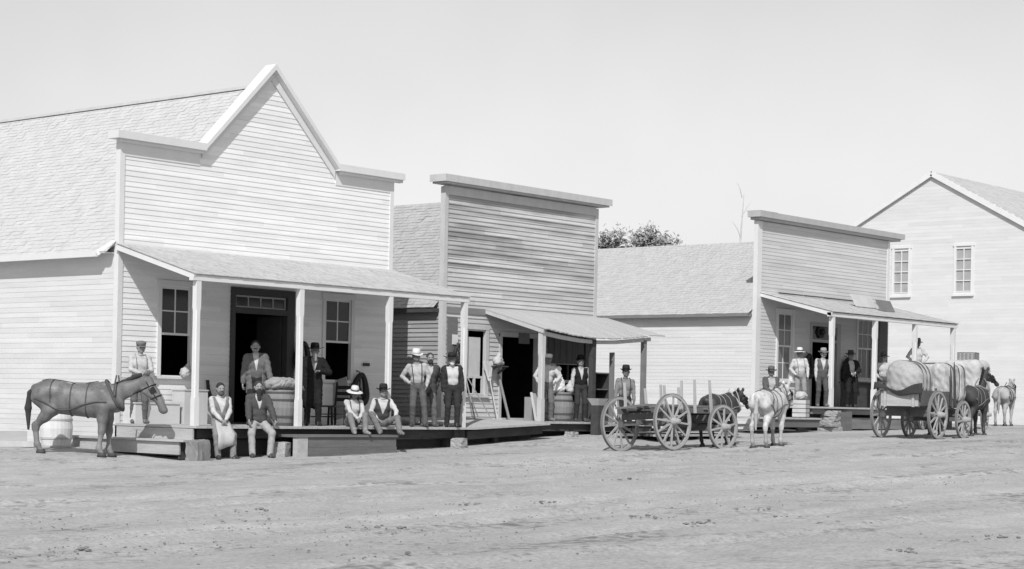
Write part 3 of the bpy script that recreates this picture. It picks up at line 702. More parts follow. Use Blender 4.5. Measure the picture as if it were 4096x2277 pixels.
for (ya, yb, za, zb) in ((39.12, 39.79, 5.09, 6.88), (36.22, 36.9, 5.09, 6.88)):
    b = MB(o4); b.box(71.95, 72.05, ya - .1, ya, za - .1, zb + .1); b.box(71.95, 72.05, yb, yb + .1, za - .1, zb + .1); b.box(71.94, 72.05, ya - .14, yb + .14, zb + .1, zb + .22); b.box(71.9, 72.05, ya - .14, yb + .14, za - .2, za - .1)
    w = b.build('window', M_trim4, B4)
    b = MB(o4); b.box(71.98, 72.02, (ya + yb) / 2 - .02, (ya + yb) / 2 + .02, za, zb)
    for k in range(0, 5): zz = za + (zb - za) * k / 4; b.box(71.982, 72.018, ya, yb, zz - .02, zz + .02)
    b.build('sash', M_trim, w)
    b = MB(o4); b.quad((72.03, ya, za), (72.03, yb, za), (72.03, yb, zb), (72.03, ya, zb)); b.build('glass', mat('far_glass', .36, rough=.25, spec=.5), w)  # sky reflection and distance haze put into the glass colour
b = MB(o4); b.box(83.5, 84.1, 37.8, 38.36, ZR4 - .3, ZR4 + .55); b.build('chimney', mat('far_brick', .25), B4)
room(B4, o4, 72.1, 91, YA + .1, YB - .1, -.4, 6.9)

# ------------------------------------------------------------------ trees
def tree(name, label, loc, h, crowns, n, leaf, vleaf, seed, trunk_r=.3):
    r = random.Random(seed); T = empty(name, loc, 0, label, 'tree')
    b = MB(); top = h * .62
    b.tube([(0, 0, 0), (.1, .05, h * .3), (0, .15, top)], [trunk_r, trunk_r * .75, trunk_r * .4], 8)
    for k in range(9):
        c = crowns[k % len(crowns)]; z = h * (.3 + .3 * r.random())
        b.tube([(0, 0, z), (c[0] * .5, c[1] * .5, (z + c[2]) / 2 + .2), (c[0], c[1], c[2])], [trunk_r * .4, trunk_r * .25, .04], 6)
    b.build('trunk', mat('bark', .12, var=.3, scale=(6, 6, 2), rough=.95), T)
    vs = []; fs = []
    cl = []
    for c in crowns:
        for k in range(max(8, int(16 * c[3]))):
            d = Vector((r.gauss(0, 1), r.gauss(0, 1), r.gauss(0, .8))).normalized() * c[3] * (.45 + .6 * r.random())
            cl.append((Vector(c[:3]) + d, .28 + .45 * r.random()))
    for k in range(n):
        c, s_ = cl[r.randrange(len(cl))]
        p = c + Vector((r.gauss(0, 1), r.gauss(0, 1), r.gauss(0, .8))) * s_ * .55
        a = Vector((r.gauss(0, 1), r.gauss(0, 1), r.gauss(0, 1))).normalized(); q = a.orthogonal().normalized(); L = leaf * (.6 + .8 * r.random())
        k0 = len(vs); vs += [p - a * L, p + q * L * .5, p + a * L, p - q * L * .5]; fs.append((k0, k0 + 1, k0 + 2, k0 + 3))
    link_mesh('crown', vs, fs, vleaf, T)
    return T
leafm = mat('leaves', .26, var=.3, scale=(1, 1, 1), rough=.7)  # leaf grey lightened in place of real distance haze
T1 = tree('leafy_tree', 'bushy tree top showing behind the unpainted store, beside its right edge', (87.6, 66.8, -.4), 10.8, [(-.5, .4, 9.0, 1.2), (.9, -.7, 9.2, 1.1), (.2, 0, 9.9, .8), (-1.6, 1.4, 8.9, 1.2), (0, .3, 7.4, 1.7)], 6500, .13, leafm, 4, .32)
T2 = tree('leafy_tree', 'rounded tree top showing above the roof of the far white store', (89.0, 65.1, -.4), 10.8, [(-.4, .3, 9.5, 1.1), (.4, -.4, 9.3, 1.1), (.6, -.8, 8.9, 1.0), (0, 0, 10.2, .7), (0, 0, 7.6, 1.6)], 6500, .13, leafm, 9, .32)
for t_ in (T1, T2): t_['group'] = 'trees behind the stores'
T3 = empty('bare_tree', (84.0, 55.5, -.4), 0, 'thin leafless tree rising behind the far white store', 'tree')
b = MB(); b.tube([(0, 0, 0), (.1, 0, 5), (-.05, .1, 9), (.1, 0, 11.8)], [.14, .1, .06, .015], 6)
for z, dx, dy, dz in ((8.2, .9, -.4, .7), (9.4, -.5, .3, .9), (10.6, .45, -.3, .9), (7.4, -.5, .4, .5), (11.6, -.3, .2, .8)): b.tube([(0, .05, z), (dx * .5, dy * .5, z + dz * .6), (dx, dy, z + dz)], [.03, .02, .006], 5)
b.build('trunk', mat('hazed_bark', .5, var=.2), T3)  # bark colour paled to stand for haze over the distance
# ------------------------------------------------------------------ people
def ik(a, t, l1, l2, pole):
    a, t, pole = Vector(a), Vector(t), Vector(pole); d = t - a; L = min(d.length, (l1 + l2) * .999); d.normalize()
    t = a + d * L; x = (l1 * l1 - l2 * l2 + L * L) / (2 * L); hgt = math.sqrt(max(l1 * l1 - x * x, 0))
    p = pole - d * pole.dot(d); p = p.normalized() if p.length > 1e-4 else d.orthogonal().normalized()
    return a + d * x + p * hgt, t
def V3(v): return (v.x, v.y, v.z)
def hand_mesh(Wp, d, n, side, curl=.6):
    """palm, four fingers of unequal length with bent knuckles, thumb from the side of the palm"""
    d = d.normalized(); n = (n - d * n.dot(d)).normalized(); w = d.cross(n) * side     # w: towards the thumb
    pr = [(V3(Wp - d * .02), V3(Wp + d * .02), .026, .028), (V3(Wp + d * .03 + w * .022), V3(Wp + d * .085 + w * .026), .016, .014), (V3(Wp + d * .03), V3(Wp + d * .09), .018, .014), (V3(Wp + d * .03 - w * .02), V3(Wp + d * .08 - w * .026), .016, .013)]
    for i, (off, L) in enumerate(((.030, .072), (.010, .080), (-.010, .074), (-.029, .058))):
        p = Wp + d * (.088 - .006 * abs(i - 1)) + w * off; c = curl * (.8 + .15 * i)
        q = p + (d * math.cos(c * .5) + n * math.sin(c * .5)) * L * .45; e = q + (d * math.cos(c * 1.5) + n * math.sin(c * 1.5)) * L * .33; g = e + (d * math.cos(c * 2.2) + n * math.sin(c * 2.2)) * L * .26
        pr += [(V3(p), V3(q), .0095, .009), (V3(q), V3(e), .009, .0082), (V3(e), V3(g), .0082, .007)]
    p = Wp + d * .03 + w * .026; q = p + (d * .6 + w * .75 + n * .25).normalized() * .04; e = q + (d * .92 + w * .25 + n * .35).normalized() * .036
    pr += [(V3(p), V3(q), .014, .011), (V3(q), V3(e), .011, .0085)]
    return sdf_mesh(pr, .007, .008)

def hat_mesh(kind):
    b = MB()
    if kind == 'cap':
        b.lathe((-.005, 0, 0), [(.098, -.03), (.103, 0), (.112, .03), (.105, .055), (.06, .072), (.01, .075)], 20, sx=1.1)
        vs = [(.1 + .075 * math.cos(t) * (k), .085 * math.sin(t), -.022 - .02 * k * math.cos(t)) for k in (0, 1) for t in [(-1.25 + 2.5 * i / 8) for i in range(9)]]
        b.add(vs, [(i, i + 1, i + 10, i + 9) for i in range(8)]); return b
    br, ch, cr, curl = dict(wide=(.205, .115, .092, .03), slouch=(.185, .12, .094, -.02), bowler=(.145, .125, .094, .035), straw=(.2, .12, .09, -.025), fedora=(.165, .125, .092, .03))[kind]
    n = 28; prof = [(cr + .008, 0), (cr + .002, ch * .5), (cr * .93, ch * .85), (cr * .7, ch * .99), (.012, ch * (.93 if kind in ('wide', 'fedora', 'slouch') else 1.02))]
    b.lathe((0, 0, 0), prof, n, sx=1.15)
    vs = []; rings = [cr, cr + (br - cr) * .35, cr + (br - cr) * .7, br, br - .004, cr]
    for i, r in enumerate(rings):
        for k in range(n):
            t = 2 * math.pi * k / n; f = max(0, (r - cr) / (br - cr)); z = -.006 + curl * f * f * math.sin(t) ** 2 - .02 * f * f * abs(math.cos(t)) - (.008 if i >= 4 else 0)
            vs.append((r * math.cos(t) * 1.14, r * math.sin(t), z))
    b.add(vs, [(i * n + k, i * n + (k + 1) % n, (i + 1) * n + (k + 1) % n, (i + 1) * n + k) for i in range(len(rings) - 1) for k in range(n)])
    return b

def cloth(v, kind=''):
    return mat('cloth_%s%03d' % (kind, round(v * 1000)), v, var=.16, scale=(7, 7, 4), rough=.95, fine=.12, bump=.35, bscale=(11, 11, 6), spec=.1)
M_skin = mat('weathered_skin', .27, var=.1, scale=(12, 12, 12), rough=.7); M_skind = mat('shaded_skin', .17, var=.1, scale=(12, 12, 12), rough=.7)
M_eye = flat('dark_eye', .02, rough=.4); M_lip = flat('lip', .2)

def person(label, loc, face=0, h=1.75, sit=None, feet=((.06, .12), (.0, -.12)), handL=(.04, .25, .80), handR=(.04, -.25, .80), poleL=(-.6, .6, 0), poleR=(-.6, -.6, 0),
           skin=None, shirt=.45, sleeves=None, pants=.2, shoe=.05, coat=None, coatlen=.78, vest=None, open_=.05, hat=None, hair=.05, beard=None, blen=.1, moust=None,
           lean=0.0, roll=0.0, head=0.0, nod=0.0, susp=None, apron=None, vneck=.12, curl=.6, group='men outside the stores', kneepole=(1, 0, 0), back=0.42, kneel=None, short=False):
    skin = skin or M_skin; sc = h / 1.75
    R = empty('person', loc, rad(face), label, 'person', group); R.scale = (sc, sc, sc)
    P = Vector((0, 0, .93)) if sit is None else Vector((-back, 0, sit / sc + .10))
    cl, sl_ = math.cos(lean), math.sin(lean)
    def T(x, y, z): z -= .93; return (P.x + x * cl + z * sl_, P.y + y - roll * .12 + z * roll, P.z + z * cl - x * sl_ - y * roll)     # torso frame
    hipL, hipR = Vector(T(0, .09, .92)), Vector(T(0, -.09, .92))
    an = [Vector((f[0], f[1], .085 + (f[2] if len(f) > 2 else 0))) for f in feet]
    kn = []
    for hp, a, s_ in ((hipL, an[0], 1), (hipR, an[1], -1)): k_, a_ = ik(hp, a, .43, .425, (kneepole[0], kneepole[1] * s_ + .12 * s_, kneepole[2] + .15)); kn.append(k_); a.xyz = a_
    shL, shR = Vector(T(-.01, .185, 1.42)), Vector(T(-.01, -.185, 1.42))
    elb = []; wr = []
    for sh, t, pl in ((shL, handL, poleL), (shR, handR, poleR)):
        e, w_ = ik(sh, T(*t), .285, .25, pl); elb.append(e); wr.append(w_)
    # ---- body: one skin surface
    body = [(T(0, .05, .95), T(0, -.05, .95), .092, .092), (T(0, 0, .98), T(0, 0, 1.2), .09, .1, (1, 1.15, 1)), (T(-.01, .065, 1.28), T(-.01, -.065, 1.28), .098, .098), (T(-.012, .14, 1.41), T(-.012, -.14, 1.41), .046, .046), (T(-.012, 0, 1.42), T(.008, 0, 1.56), .06, .052)]
    for hp, k_, a in ((hipL, kn[0], an[0]), (hipR, kn[1], an[1])): body += [(V3(hp), V3(k_), .07, .05), (V3(k_), V3(a), .046, .036), (V3(a), (a.x + .1, a.y, a.z - .045), .035, .03)]
    for sh, e, w_ in ((shL, elb[0], wr[0]), (shR, elb[1], wr[1])): body += [(V3(sh), V3(e), .042, .034), (V3(e), V3(w_), .034, .026)]
    bv = sdf_mesh(body, .022, .03)
    hc = Vector(T(.015, 0, 1.645)); ch, sh_ = math.cos(head), math.sin(head); cn, sn = math.cos(nod), math.sin(nod)
    def H(x, y, z): x, z = x * cn + z * sn, z * cn - x * sn; return (hc.x + x * ch - y * sh_, hc.y + x * sh_ + y * ch, hc.z + z)
    hd = [(H(-.012, 0, .022), H(-.012, 0, .022), .09, .09, (1.08, .88, 1.08)), (H(.022, 0, -.03), H(.034, 0, -.078), .066, .043), (H(.02, .028, -.055), H(.02, -.028, -.055), .05, .05), (H(.084, 0, .012), H(.106, 0, -.022), .010, .016), (H(.098, .012, -.027), H(.098, -.012, -.027), .009, .009),
          (H(.072, .03, .026), H(.072, -.03, .026), .02, .02), (H(.062, .042, -.018), H(.062, -.042, -.018), .02, .02), (H(.078, 0, -.088), H(.078, 0, -.088), .018, .018), (H(.08, .016, -.053), H(.08, -.016, -.053), .013, .013),
          (H(0, .083, .005), H(-.012, .09, -.03), .017, .012), (H(0, -.083, .005), H(-.012, -.09, -.03), .017, .012), (T(-.004, 0, 1.50), H(-.012, 0, -.06), .054, .052)]
    hv = sdf_mesh(hd, .0085, .014)
    hands = []
    for e, w_, s_ in ((elb[0], wr[0], 1), (elb[1], wr[1], -1)):
        d = (w_ - e).normalized(); n = Vector((0, -s_, 0)) if abs(d.z) > .6 else Vector((0, 0, -1)); hands.append(hand_mesh(w_, d, n, s_, curl))
    v, f = join([bv, hv] + hands)
    mi = np.zeros(len(f), np.int32); fc = v[f].mean(1)
    for s_ in (1, -1): mi[np.linalg.norm(fc - np.array(H(.083, s_ * .031, .009)), axis=1) < .0105] = 1
    q = fc - np.array(H(.094, 0, -.054)); mi[(moust is None) & (beard is None) & (np.abs(q[:, 2]) < .006) & (np.hypot(q[:, 0], q[:, 1]) < .026)] = 2
    link_mesh('body', v, f, [skin, M_eye, M_lip], R, True, mi)
    # ---- shirt with sleeves
    tor = [(T(0, .04, .98), T(0, -.04, .98), .088, .088), (T(0, 0, 1.02), T(0, 0, 1.2), .1, .12, (1, 1.22, 1)), (T(.0, .04, 1.1), T(.0, -.04, 1.1), .122, .122), (T(.0, .075, 1.28), T(.0, -.075, 1.28), .127, .127), (T(-.012, .16, 1.415), T(-.012, -.16, 1.415), .064, .064), (T(-.014, 0, 1.43), T(-.008, 0, 1.458), .075, .062)]
    arms = []
    for sh, e, w_ in ((shL, elb[0], wr[0]), (shR, elb[1], wr[1])):
        w2 = e.lerp(w_, .35 if short else .97); arms += [(V3(sh), V3(sh.lerp(e, .55)), .063, .058), (V3(sh.lerp(e, .55)), V3(e), .058, .05), (V3(e), V3(e.lerp(w2, .6)), .05, .044), (V3(e.lerp(w2, .6)), V3(w2), .044, .035)]
    v, f = sdf_mesh(tor + arms, .0145, .026, None, .0038); link_mesh('shirt', v, f, cloth(shirt), R, True)
    b = MB(); b.tube([T(-.006 + .066 * math.cos(t), .062 * math.sin(t), 1.492 - .012 * math.cos(t)) for t in [2 * math.pi * k_ / 16 for k_ in range(17)]], .013, 6, False); b.build('collar', cloth(shirt), R, True)
    # ---- trousers and shoes
    leg = [(T(0, .065, .94), T(0, -.065, .94), .122, .122), (T(0, .05, .98), T(0, -.05, .98), .114, .114)]
    for hp, k_, a in ((hipL, kn[0], an[0]), (hipR, kn[1], an[1])):
        a2 = a + Vector((-.012, 0, -.01)); leg += [(V3(hp), V3(hp.lerp(k_, .5)), .094, .084), (V3(hp.lerp(k_, .5)), V3(k_), .084, .074), (V3(k_), V3(k_.lerp(a2, .4)), .073, .068), (V3(k_.lerp(a2, .4)), V3(a2), .068, .066)]
    v, f = sdf_mesh(leg, .0155, .028, None, .0028); link_mesh('trousers', v, f, cloth(pants), R, True)
    for a, s_ in ((an[0], 1), (an[1], -1)):
        tx = .17; toe = Vector((tx * math.cos(.25 * s_), tx * math.sin(.25 * s_), 0)); z = a.z - .085
        v, f = sdf_mesh([((a.x - .03, a.y, z + .045), (a.x + toe.x * .45, a.y + toe.y * .45, z + .048), .046, .045), ((a.x + toe.x * .45, a.y + toe.y * .45, z + .048), (a.x + toe.x, a.y + toe.y, z + .036), .045, .036), ((a.x - .02, a.y, z + .06), (a.x, a.y, z + .13), .05, .048)], .012, .02)
        v[:, 2] = np.maximum(v[:, 2], z + .002); link_mesh('shoe', v, f, cloth(shoe, 'shoe'), R, True)
    inv = np.array([[cl, 0, -sl_], [0, 1, 0], [sl_, 0, cl]])
    def loc_t(g): return (g - np.array(V3(P))) @ inv.T + np.array([0, 0, .93])
    def vcut(w0, w1, z0, z1, deep=.02):
        def cut(g):
            q = loc_t(g); q[..., 1] = q[..., 1] + roll * .12 - (q[..., 2] - .93) * roll; t = np.clip((q[..., 2] - z0) / (z1 - z0), 0, 1); w = w0 + (w1 - w0) * t
            return np.minimum(np.minimum(q[..., 0] - deep, w - np.abs(q[..., 1])), q[..., 2] - z0 + .0)
        return cut
    big = lambda pr, a: [tuple(list(p[:2]) + [p[2] + a, p[3] + a] + list(p[4:])) for p in pr]
    if vest is not None:
        c1 = vcut(.005, vneck, 1.14, 1.44)
        def cutv(g, c1=c1):
            q = loc_t(g); return np.maximum(np.maximum(c1(g), np.hypot(q[..., 1] * 0 + np.abs(q[..., 1]) - .27, (q[..., 2] - 1.36) * .55) * -1 + .1), q[..., 2] - 1.475)
        v, f = sdf_mesh(big(tor, .018), .013, .028, cutv, .003); link_mesh('vest', v, f, cloth(vest, 'wool'), R, True)
    if coat is not None:
        sk = [(T(0, .06, .98), T(0, -.06, .98), .14, .14)]
        if sit is None: sk += [(T(-.005, .075, .95), T(-.01, .09, coatlen), .138, .14), (T(-.005, -.075, .95), T(-.01, -.09, coatlen), .138, .14)]
        pr = big(tor, .026) + sk + big(arms, .016)
        c1 = vcut(open_ + .012, open_ + .075, coatlen - .3 if open_ > 0 else 1.2, 1.45)
        v, f = sdf_mesh(pr, .014, .028, c1, .006); link_mesh('coat', v, f, cloth(coat, 'wool'), R, True)
    if susp is not None:
        b = MB()
        for s_ in (1, -1): b.tube([T(.135, s_ * .09, 1.0), T(.162, s_ * .1, 1.2), T(.158, s_ * .11, 1.3), T(.09, s_ * .115, 1.44), T(-.03, s_ * .11, 1.5), T(-.12, s_ * .07, 1.4)], .011, 6)
        b.build('suspenders', cloth(susp, 'strap'), R)
    # ---- hair, whiskers, hat
    hp_ = [(H(-.03, 0, .035), H(-.03, 0, .035), .1, .1, (1.06, .92, 1.0)), (H(-.05, 0, -.03), H(-.05, 0, -.03), .07, .07, (1, 1.05, 1))]
    def cuth(g): q = g - np.array(V3(hc)); x = q[..., 0] * ch + q[..., 1] * sh_; return x - (.042 + 1.5 * np.clip(q[..., 2] - .035, 0, 1)) + .7 * np.clip(.02 - q[..., 2], 0, 1)
    v, f = sdf_mesh(hp_, .011, .02, cuth); link_mesh('hair', v, f, cloth(hair, 'hair'), R, True)
    if beard is not None:
        pr = [(H(.06, 0, -.09), H(.08, 0, -.08 - blen), .052, .04), (H(.02, .055, -.05), H(.06, .03, -.095), .025, .035), (H(.02, -.055, -.05), H(.06, -.03, -.095), .025, .035), (H(.09, .02, -.045), H(.09, -.02, -.045), .014, .014)]
        v, f = sdf_mesh(pr, .01, .02); link_mesh('beard', v, f, cloth(beard, 'hair'), R, True)
    if moust is not None:
        pr = [(H(.098, .004, -.042), H(.08, .04, -.056), .013, .007), (H(.098, -.004, -.042), H(.08, -.04, -.056), .013, .007)]
        v, f = sdf_mesh(pr, .007, .01); link_mesh('moustache', v, f, cloth(moust, 'hair'), R, True)
    if hat:
        kind, hvv, tilt = hat; o = hat_mesh(kind).build('hat', cloth(hvv, 'felt'), R, True)
        top = Vector(H(-.012, 0, .066)); o.location = top; o.rotation_euler = (0, tilt + nod, head)
        if kind in ('straw', 'wide') and hvv > .4:
            b = MB(); b.lathe((0, 0, .004), [(.101, 0), (.099, .026), (.09, .026), (.09, 0)], 24, sx=1.15, closed=True); bb = b.build('hatband', cloth(.05, 'strap'), o)
    if apron:
        k0, k1 = kn[0], kn[1]; vs = []; n = 7
        for i in range(n):
            t = i / (n - 1)
            for j in range(6):
                u = j / 5; x = np.array(V3(k0)) * (1 - t) + np.array(V3(k1)) * t
                if u < .5: p = np.array(T(.13, (.5 - t) * .3, .98)) * (1 - 2 * u) + (x + np.array([.02, 0, .09])) * 2 * u
                else: p = x + np.array([.1 + .02 * math.sin(t * 9), 0, .09 - (u - .5) * 2 * .34 * (.8 + .4 * t)])
                vs.append(p)
        o = link_mesh('apron', vs, [(i * 6 + j, i * 6 + j + 1, (i + 1) * 6 + j + 1, (i + 1) * 6 + j) for i in range(n - 1) for j in range(5)], cloth(apron), R, True)
        md = o.modifiers.new('thick', 'SOLIDIFY'); md.thickness = .012
    return R

gz = lambda x, y: float(ground_z(x, y))
KN = dict(handL=(.36, .17, 1.0), handR=(.36, -.17, 1.0), poleL=(-.3, 1, -.2), poleR=(-.3, -1, -.2))
D1, D2, D3 = -.568, -.417, .123
person('young man in flat cap and pale shirt standing on the porch edge behind the mule', (25.42, 31.95, D1), 245, 1.72, roll=0.05, shirt=0.459, pants=0.124, shoe=0.124, hat=('cap', .16, 0), hair=.1, handL=(.26, .06, 1.1), handR=(.24, -.02, 1.08), poleL=(-.4, 1, -.6), poleR=(-.4, -1, -.6), nod=.12, susp=.3)
person('bareheaded man in white shirt sitting on the porch edge, pale apron over his knees', (25.72, 29.52, gz(25.7, 29.5)), 248, 1.72, roll=0.00, sit=.65, back=.33, kneepole=(1, .3, .4), shirt=0.501, pants=0.211, shoe=0.050, vest=0.186, hair=.04, beard=.09, blen=.02, apron=.42, handL=(.24, .05, .99), handR=(.24, -.05, .99), poleL=(-.3, 1, -.5), poleR=(-.3, -1, -.5), nod=.1, feet=((.08, .17), (.03, -.14)))
person('long-bearded man in grey jacket and pale trousers sitting on the porch edge', (26.74, 29.54, gz(26.7, 29.5)), 242, 1.78, roll=0.00, sit=.65, back=.32, kneepole=(1, .35, .4), shirt=0.425, coat=0.074, open_=.0, pants=.34, shoe=0.074, hair=.05, beard=.04, blen=.17, feet=((.02, .19), (.1, -.2)), handL=(.3, .3, .93), handR=(.3, -.26, .97), poleL=(-.5, 1, 0), poleR=(-.5, -1, 0))
person('moustached bareheaded man in a pale grey coat standing in the big doorway', (27.66, 30.75, D1), 230, 1.82, roll=-0.05, shirt=0.493, coat=0.136, open_=.06, coatlen=.74, vest=0.124, pants=0.030, hair=.03, moust=.03, vneck=.06, handL=(.14, .3, .86), handR=(.05, -.3, .8))
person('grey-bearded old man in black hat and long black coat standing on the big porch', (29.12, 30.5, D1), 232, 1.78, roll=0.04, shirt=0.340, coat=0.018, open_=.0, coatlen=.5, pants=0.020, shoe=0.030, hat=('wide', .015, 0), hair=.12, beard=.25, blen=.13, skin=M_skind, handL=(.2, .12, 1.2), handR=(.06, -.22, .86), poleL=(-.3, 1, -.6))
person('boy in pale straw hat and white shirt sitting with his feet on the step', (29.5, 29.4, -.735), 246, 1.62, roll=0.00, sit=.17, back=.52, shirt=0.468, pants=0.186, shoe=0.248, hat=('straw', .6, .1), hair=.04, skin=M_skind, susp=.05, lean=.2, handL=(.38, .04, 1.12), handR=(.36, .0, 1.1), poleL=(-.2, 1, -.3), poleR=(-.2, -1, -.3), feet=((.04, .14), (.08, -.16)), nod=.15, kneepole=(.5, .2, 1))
person('man in dark hat and dark vest sitting beside the boy on the porch edge', (30.32, 29.4, -.735), 236, 1.72, roll=0.03, sit=.17, back=.5, shirt=0.493, vest=0.062, pants=0.174, shoe=0.186, hat=('fedora', .03, 0), hair=.03, lean=.12, handL=(.34, .26, 1.06), handR=(.3, -.16, 1.05), poleL=(-.4, 1, 0), poleR=(-.4, -1, 0), feet=((.16, .3), (-.02, -.12)), kneepole=(.5, .55, .8))
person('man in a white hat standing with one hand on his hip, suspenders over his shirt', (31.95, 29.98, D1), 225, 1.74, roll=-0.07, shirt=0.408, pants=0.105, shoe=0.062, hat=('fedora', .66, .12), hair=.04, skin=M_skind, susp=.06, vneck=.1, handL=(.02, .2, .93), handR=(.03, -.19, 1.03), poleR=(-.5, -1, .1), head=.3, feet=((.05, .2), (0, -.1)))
person('bareheaded bearded man in grey jacket standing between two men in hats', (32.6, 30.25, D1), 232, 1.72, roll=0.06, shirt=0.425, coat=0.068, open_=.015, coatlen=.84, vest=0.056, pants=0.124, shoe=0.087, hair=.06, beard=.05, blen=.03, handL=(-.06, .2, .92), handR=(-.08, -.2, .92), poleL=(-1, .7, 0), poleR=(-1, -.7, 0), feet=((.12, .16), (0, -.12)))
person('white-bearded man in wide black hat and open dark coat by the corner post', (32.98, 29.82, D1), 232, 1.7, roll=-0.05, shirt=0.501, coat=0.037, open_=.07, coatlen=.66, pants=0.037, shoe=0.031, hat=('wide', .03, .05), hair=.3, beard=.5, blen=.04, handL=(.02, .24, .78), handR=(.0, -.23, .8))
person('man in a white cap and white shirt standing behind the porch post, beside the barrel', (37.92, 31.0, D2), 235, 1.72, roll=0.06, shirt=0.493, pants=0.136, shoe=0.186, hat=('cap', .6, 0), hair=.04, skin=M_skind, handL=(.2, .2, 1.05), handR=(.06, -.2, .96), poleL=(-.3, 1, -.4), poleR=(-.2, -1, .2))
person('man in black hat and black vest with white sleeves under the sagging roof', (39.0, 30.72, D2), 232, 1.68, roll=-0.03, shirt=0.459, vest=0.020, pants=0.043, shoe=0.074, hat=('bowler', .015, 0), hair=.03, skin=M_skin, vneck=.07, handL=(.03, .26, .82), handR=(.04, -.26, .82))
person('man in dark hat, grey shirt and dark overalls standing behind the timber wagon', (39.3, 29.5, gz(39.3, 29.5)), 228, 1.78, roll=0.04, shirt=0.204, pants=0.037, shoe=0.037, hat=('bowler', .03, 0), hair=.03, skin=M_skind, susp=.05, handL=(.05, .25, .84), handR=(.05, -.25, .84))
person('man in dark hat and grey jacket sitting low behind the white horse', (46.95, 29.75, -.215), 232, 1.72, roll=0.00, sit=.52, shirt=0.383, coat=0.099, open_=.04, pants=0.087, hat=('fedora', .12, .08), hair=.05, skin=M_skind, handL=(.3, .0, 1.05), handR=(.3, -.1, 1.05))
person('man in wide straw hat, white shirt and pale trousers on the far porch', (49.58, 30.55, D3), 228, 1.72, roll=-0.05, shirt=0.501, pants=0.260, shoe=0.186, hat=('straw', .62, 0), hair=.05, skin=M_skind, handL=(.06, .22, .9), handR=(.1, -.17, .98), poleL=(-.6, 1, 0), poleR=(-.6, -1, 0), susp=.3)
person('man in pale hat and grey vest by the left post of the far porch', (50.02, 30.05, D3), 228, 1.72, roll=0.06, shirt=0.493, vest=0.105, pants=0.081, shoe=0.155, hat=('fedora', .3, 0), hair=.05, moust=.04, vneck=.08, handL=(.02, .2, .98), handR=(.06, -.2, .88), poleL=(-.4, 1, .1), poleR=(-.5, -1, 0))
person('man in black suit and dark hat holding both hands together on the far porch', (53.15, 30.85, D3), 228, 1.76, roll=-0.05, shirt=0.442, coat=0.020, open_=.02, coatlen=.7, pants=0.020, hat=('fedora', .06, 0), hair=.03, skin=M_skind, handL=(.24, .05, 1.08), handR=(.22, -.04, 1.06), poleL=(-.3, 1, -.4), poleR=(-.3, -1, -.4))
person('man in dark hat half hidden between a porch post and the cotton bale', (54.7, 30.55, D3), 230, 1.76, roll=0.00, shirt=0.442, pants=0.093, hat=('slouch', .1, 0), hair=.05, handL=(.2, .2, 1.2), handR=(.1, -.2, 1.0))
R19 = person('man in a dark hat and white shirt standing high behind the cotton bales', (56.4, 30.25, D3 + .56), 230, 1.72, shirt=0.493, pants=0.074, hat=('slouch', .12, 0), hair=.05, skin=M_skind, handL=(.12, .2, 1.02), handR=(.1, -.2, 1.02), poleL=(-.3, 1, 0), poleR=(-.3, -1, 0), susp=.4)

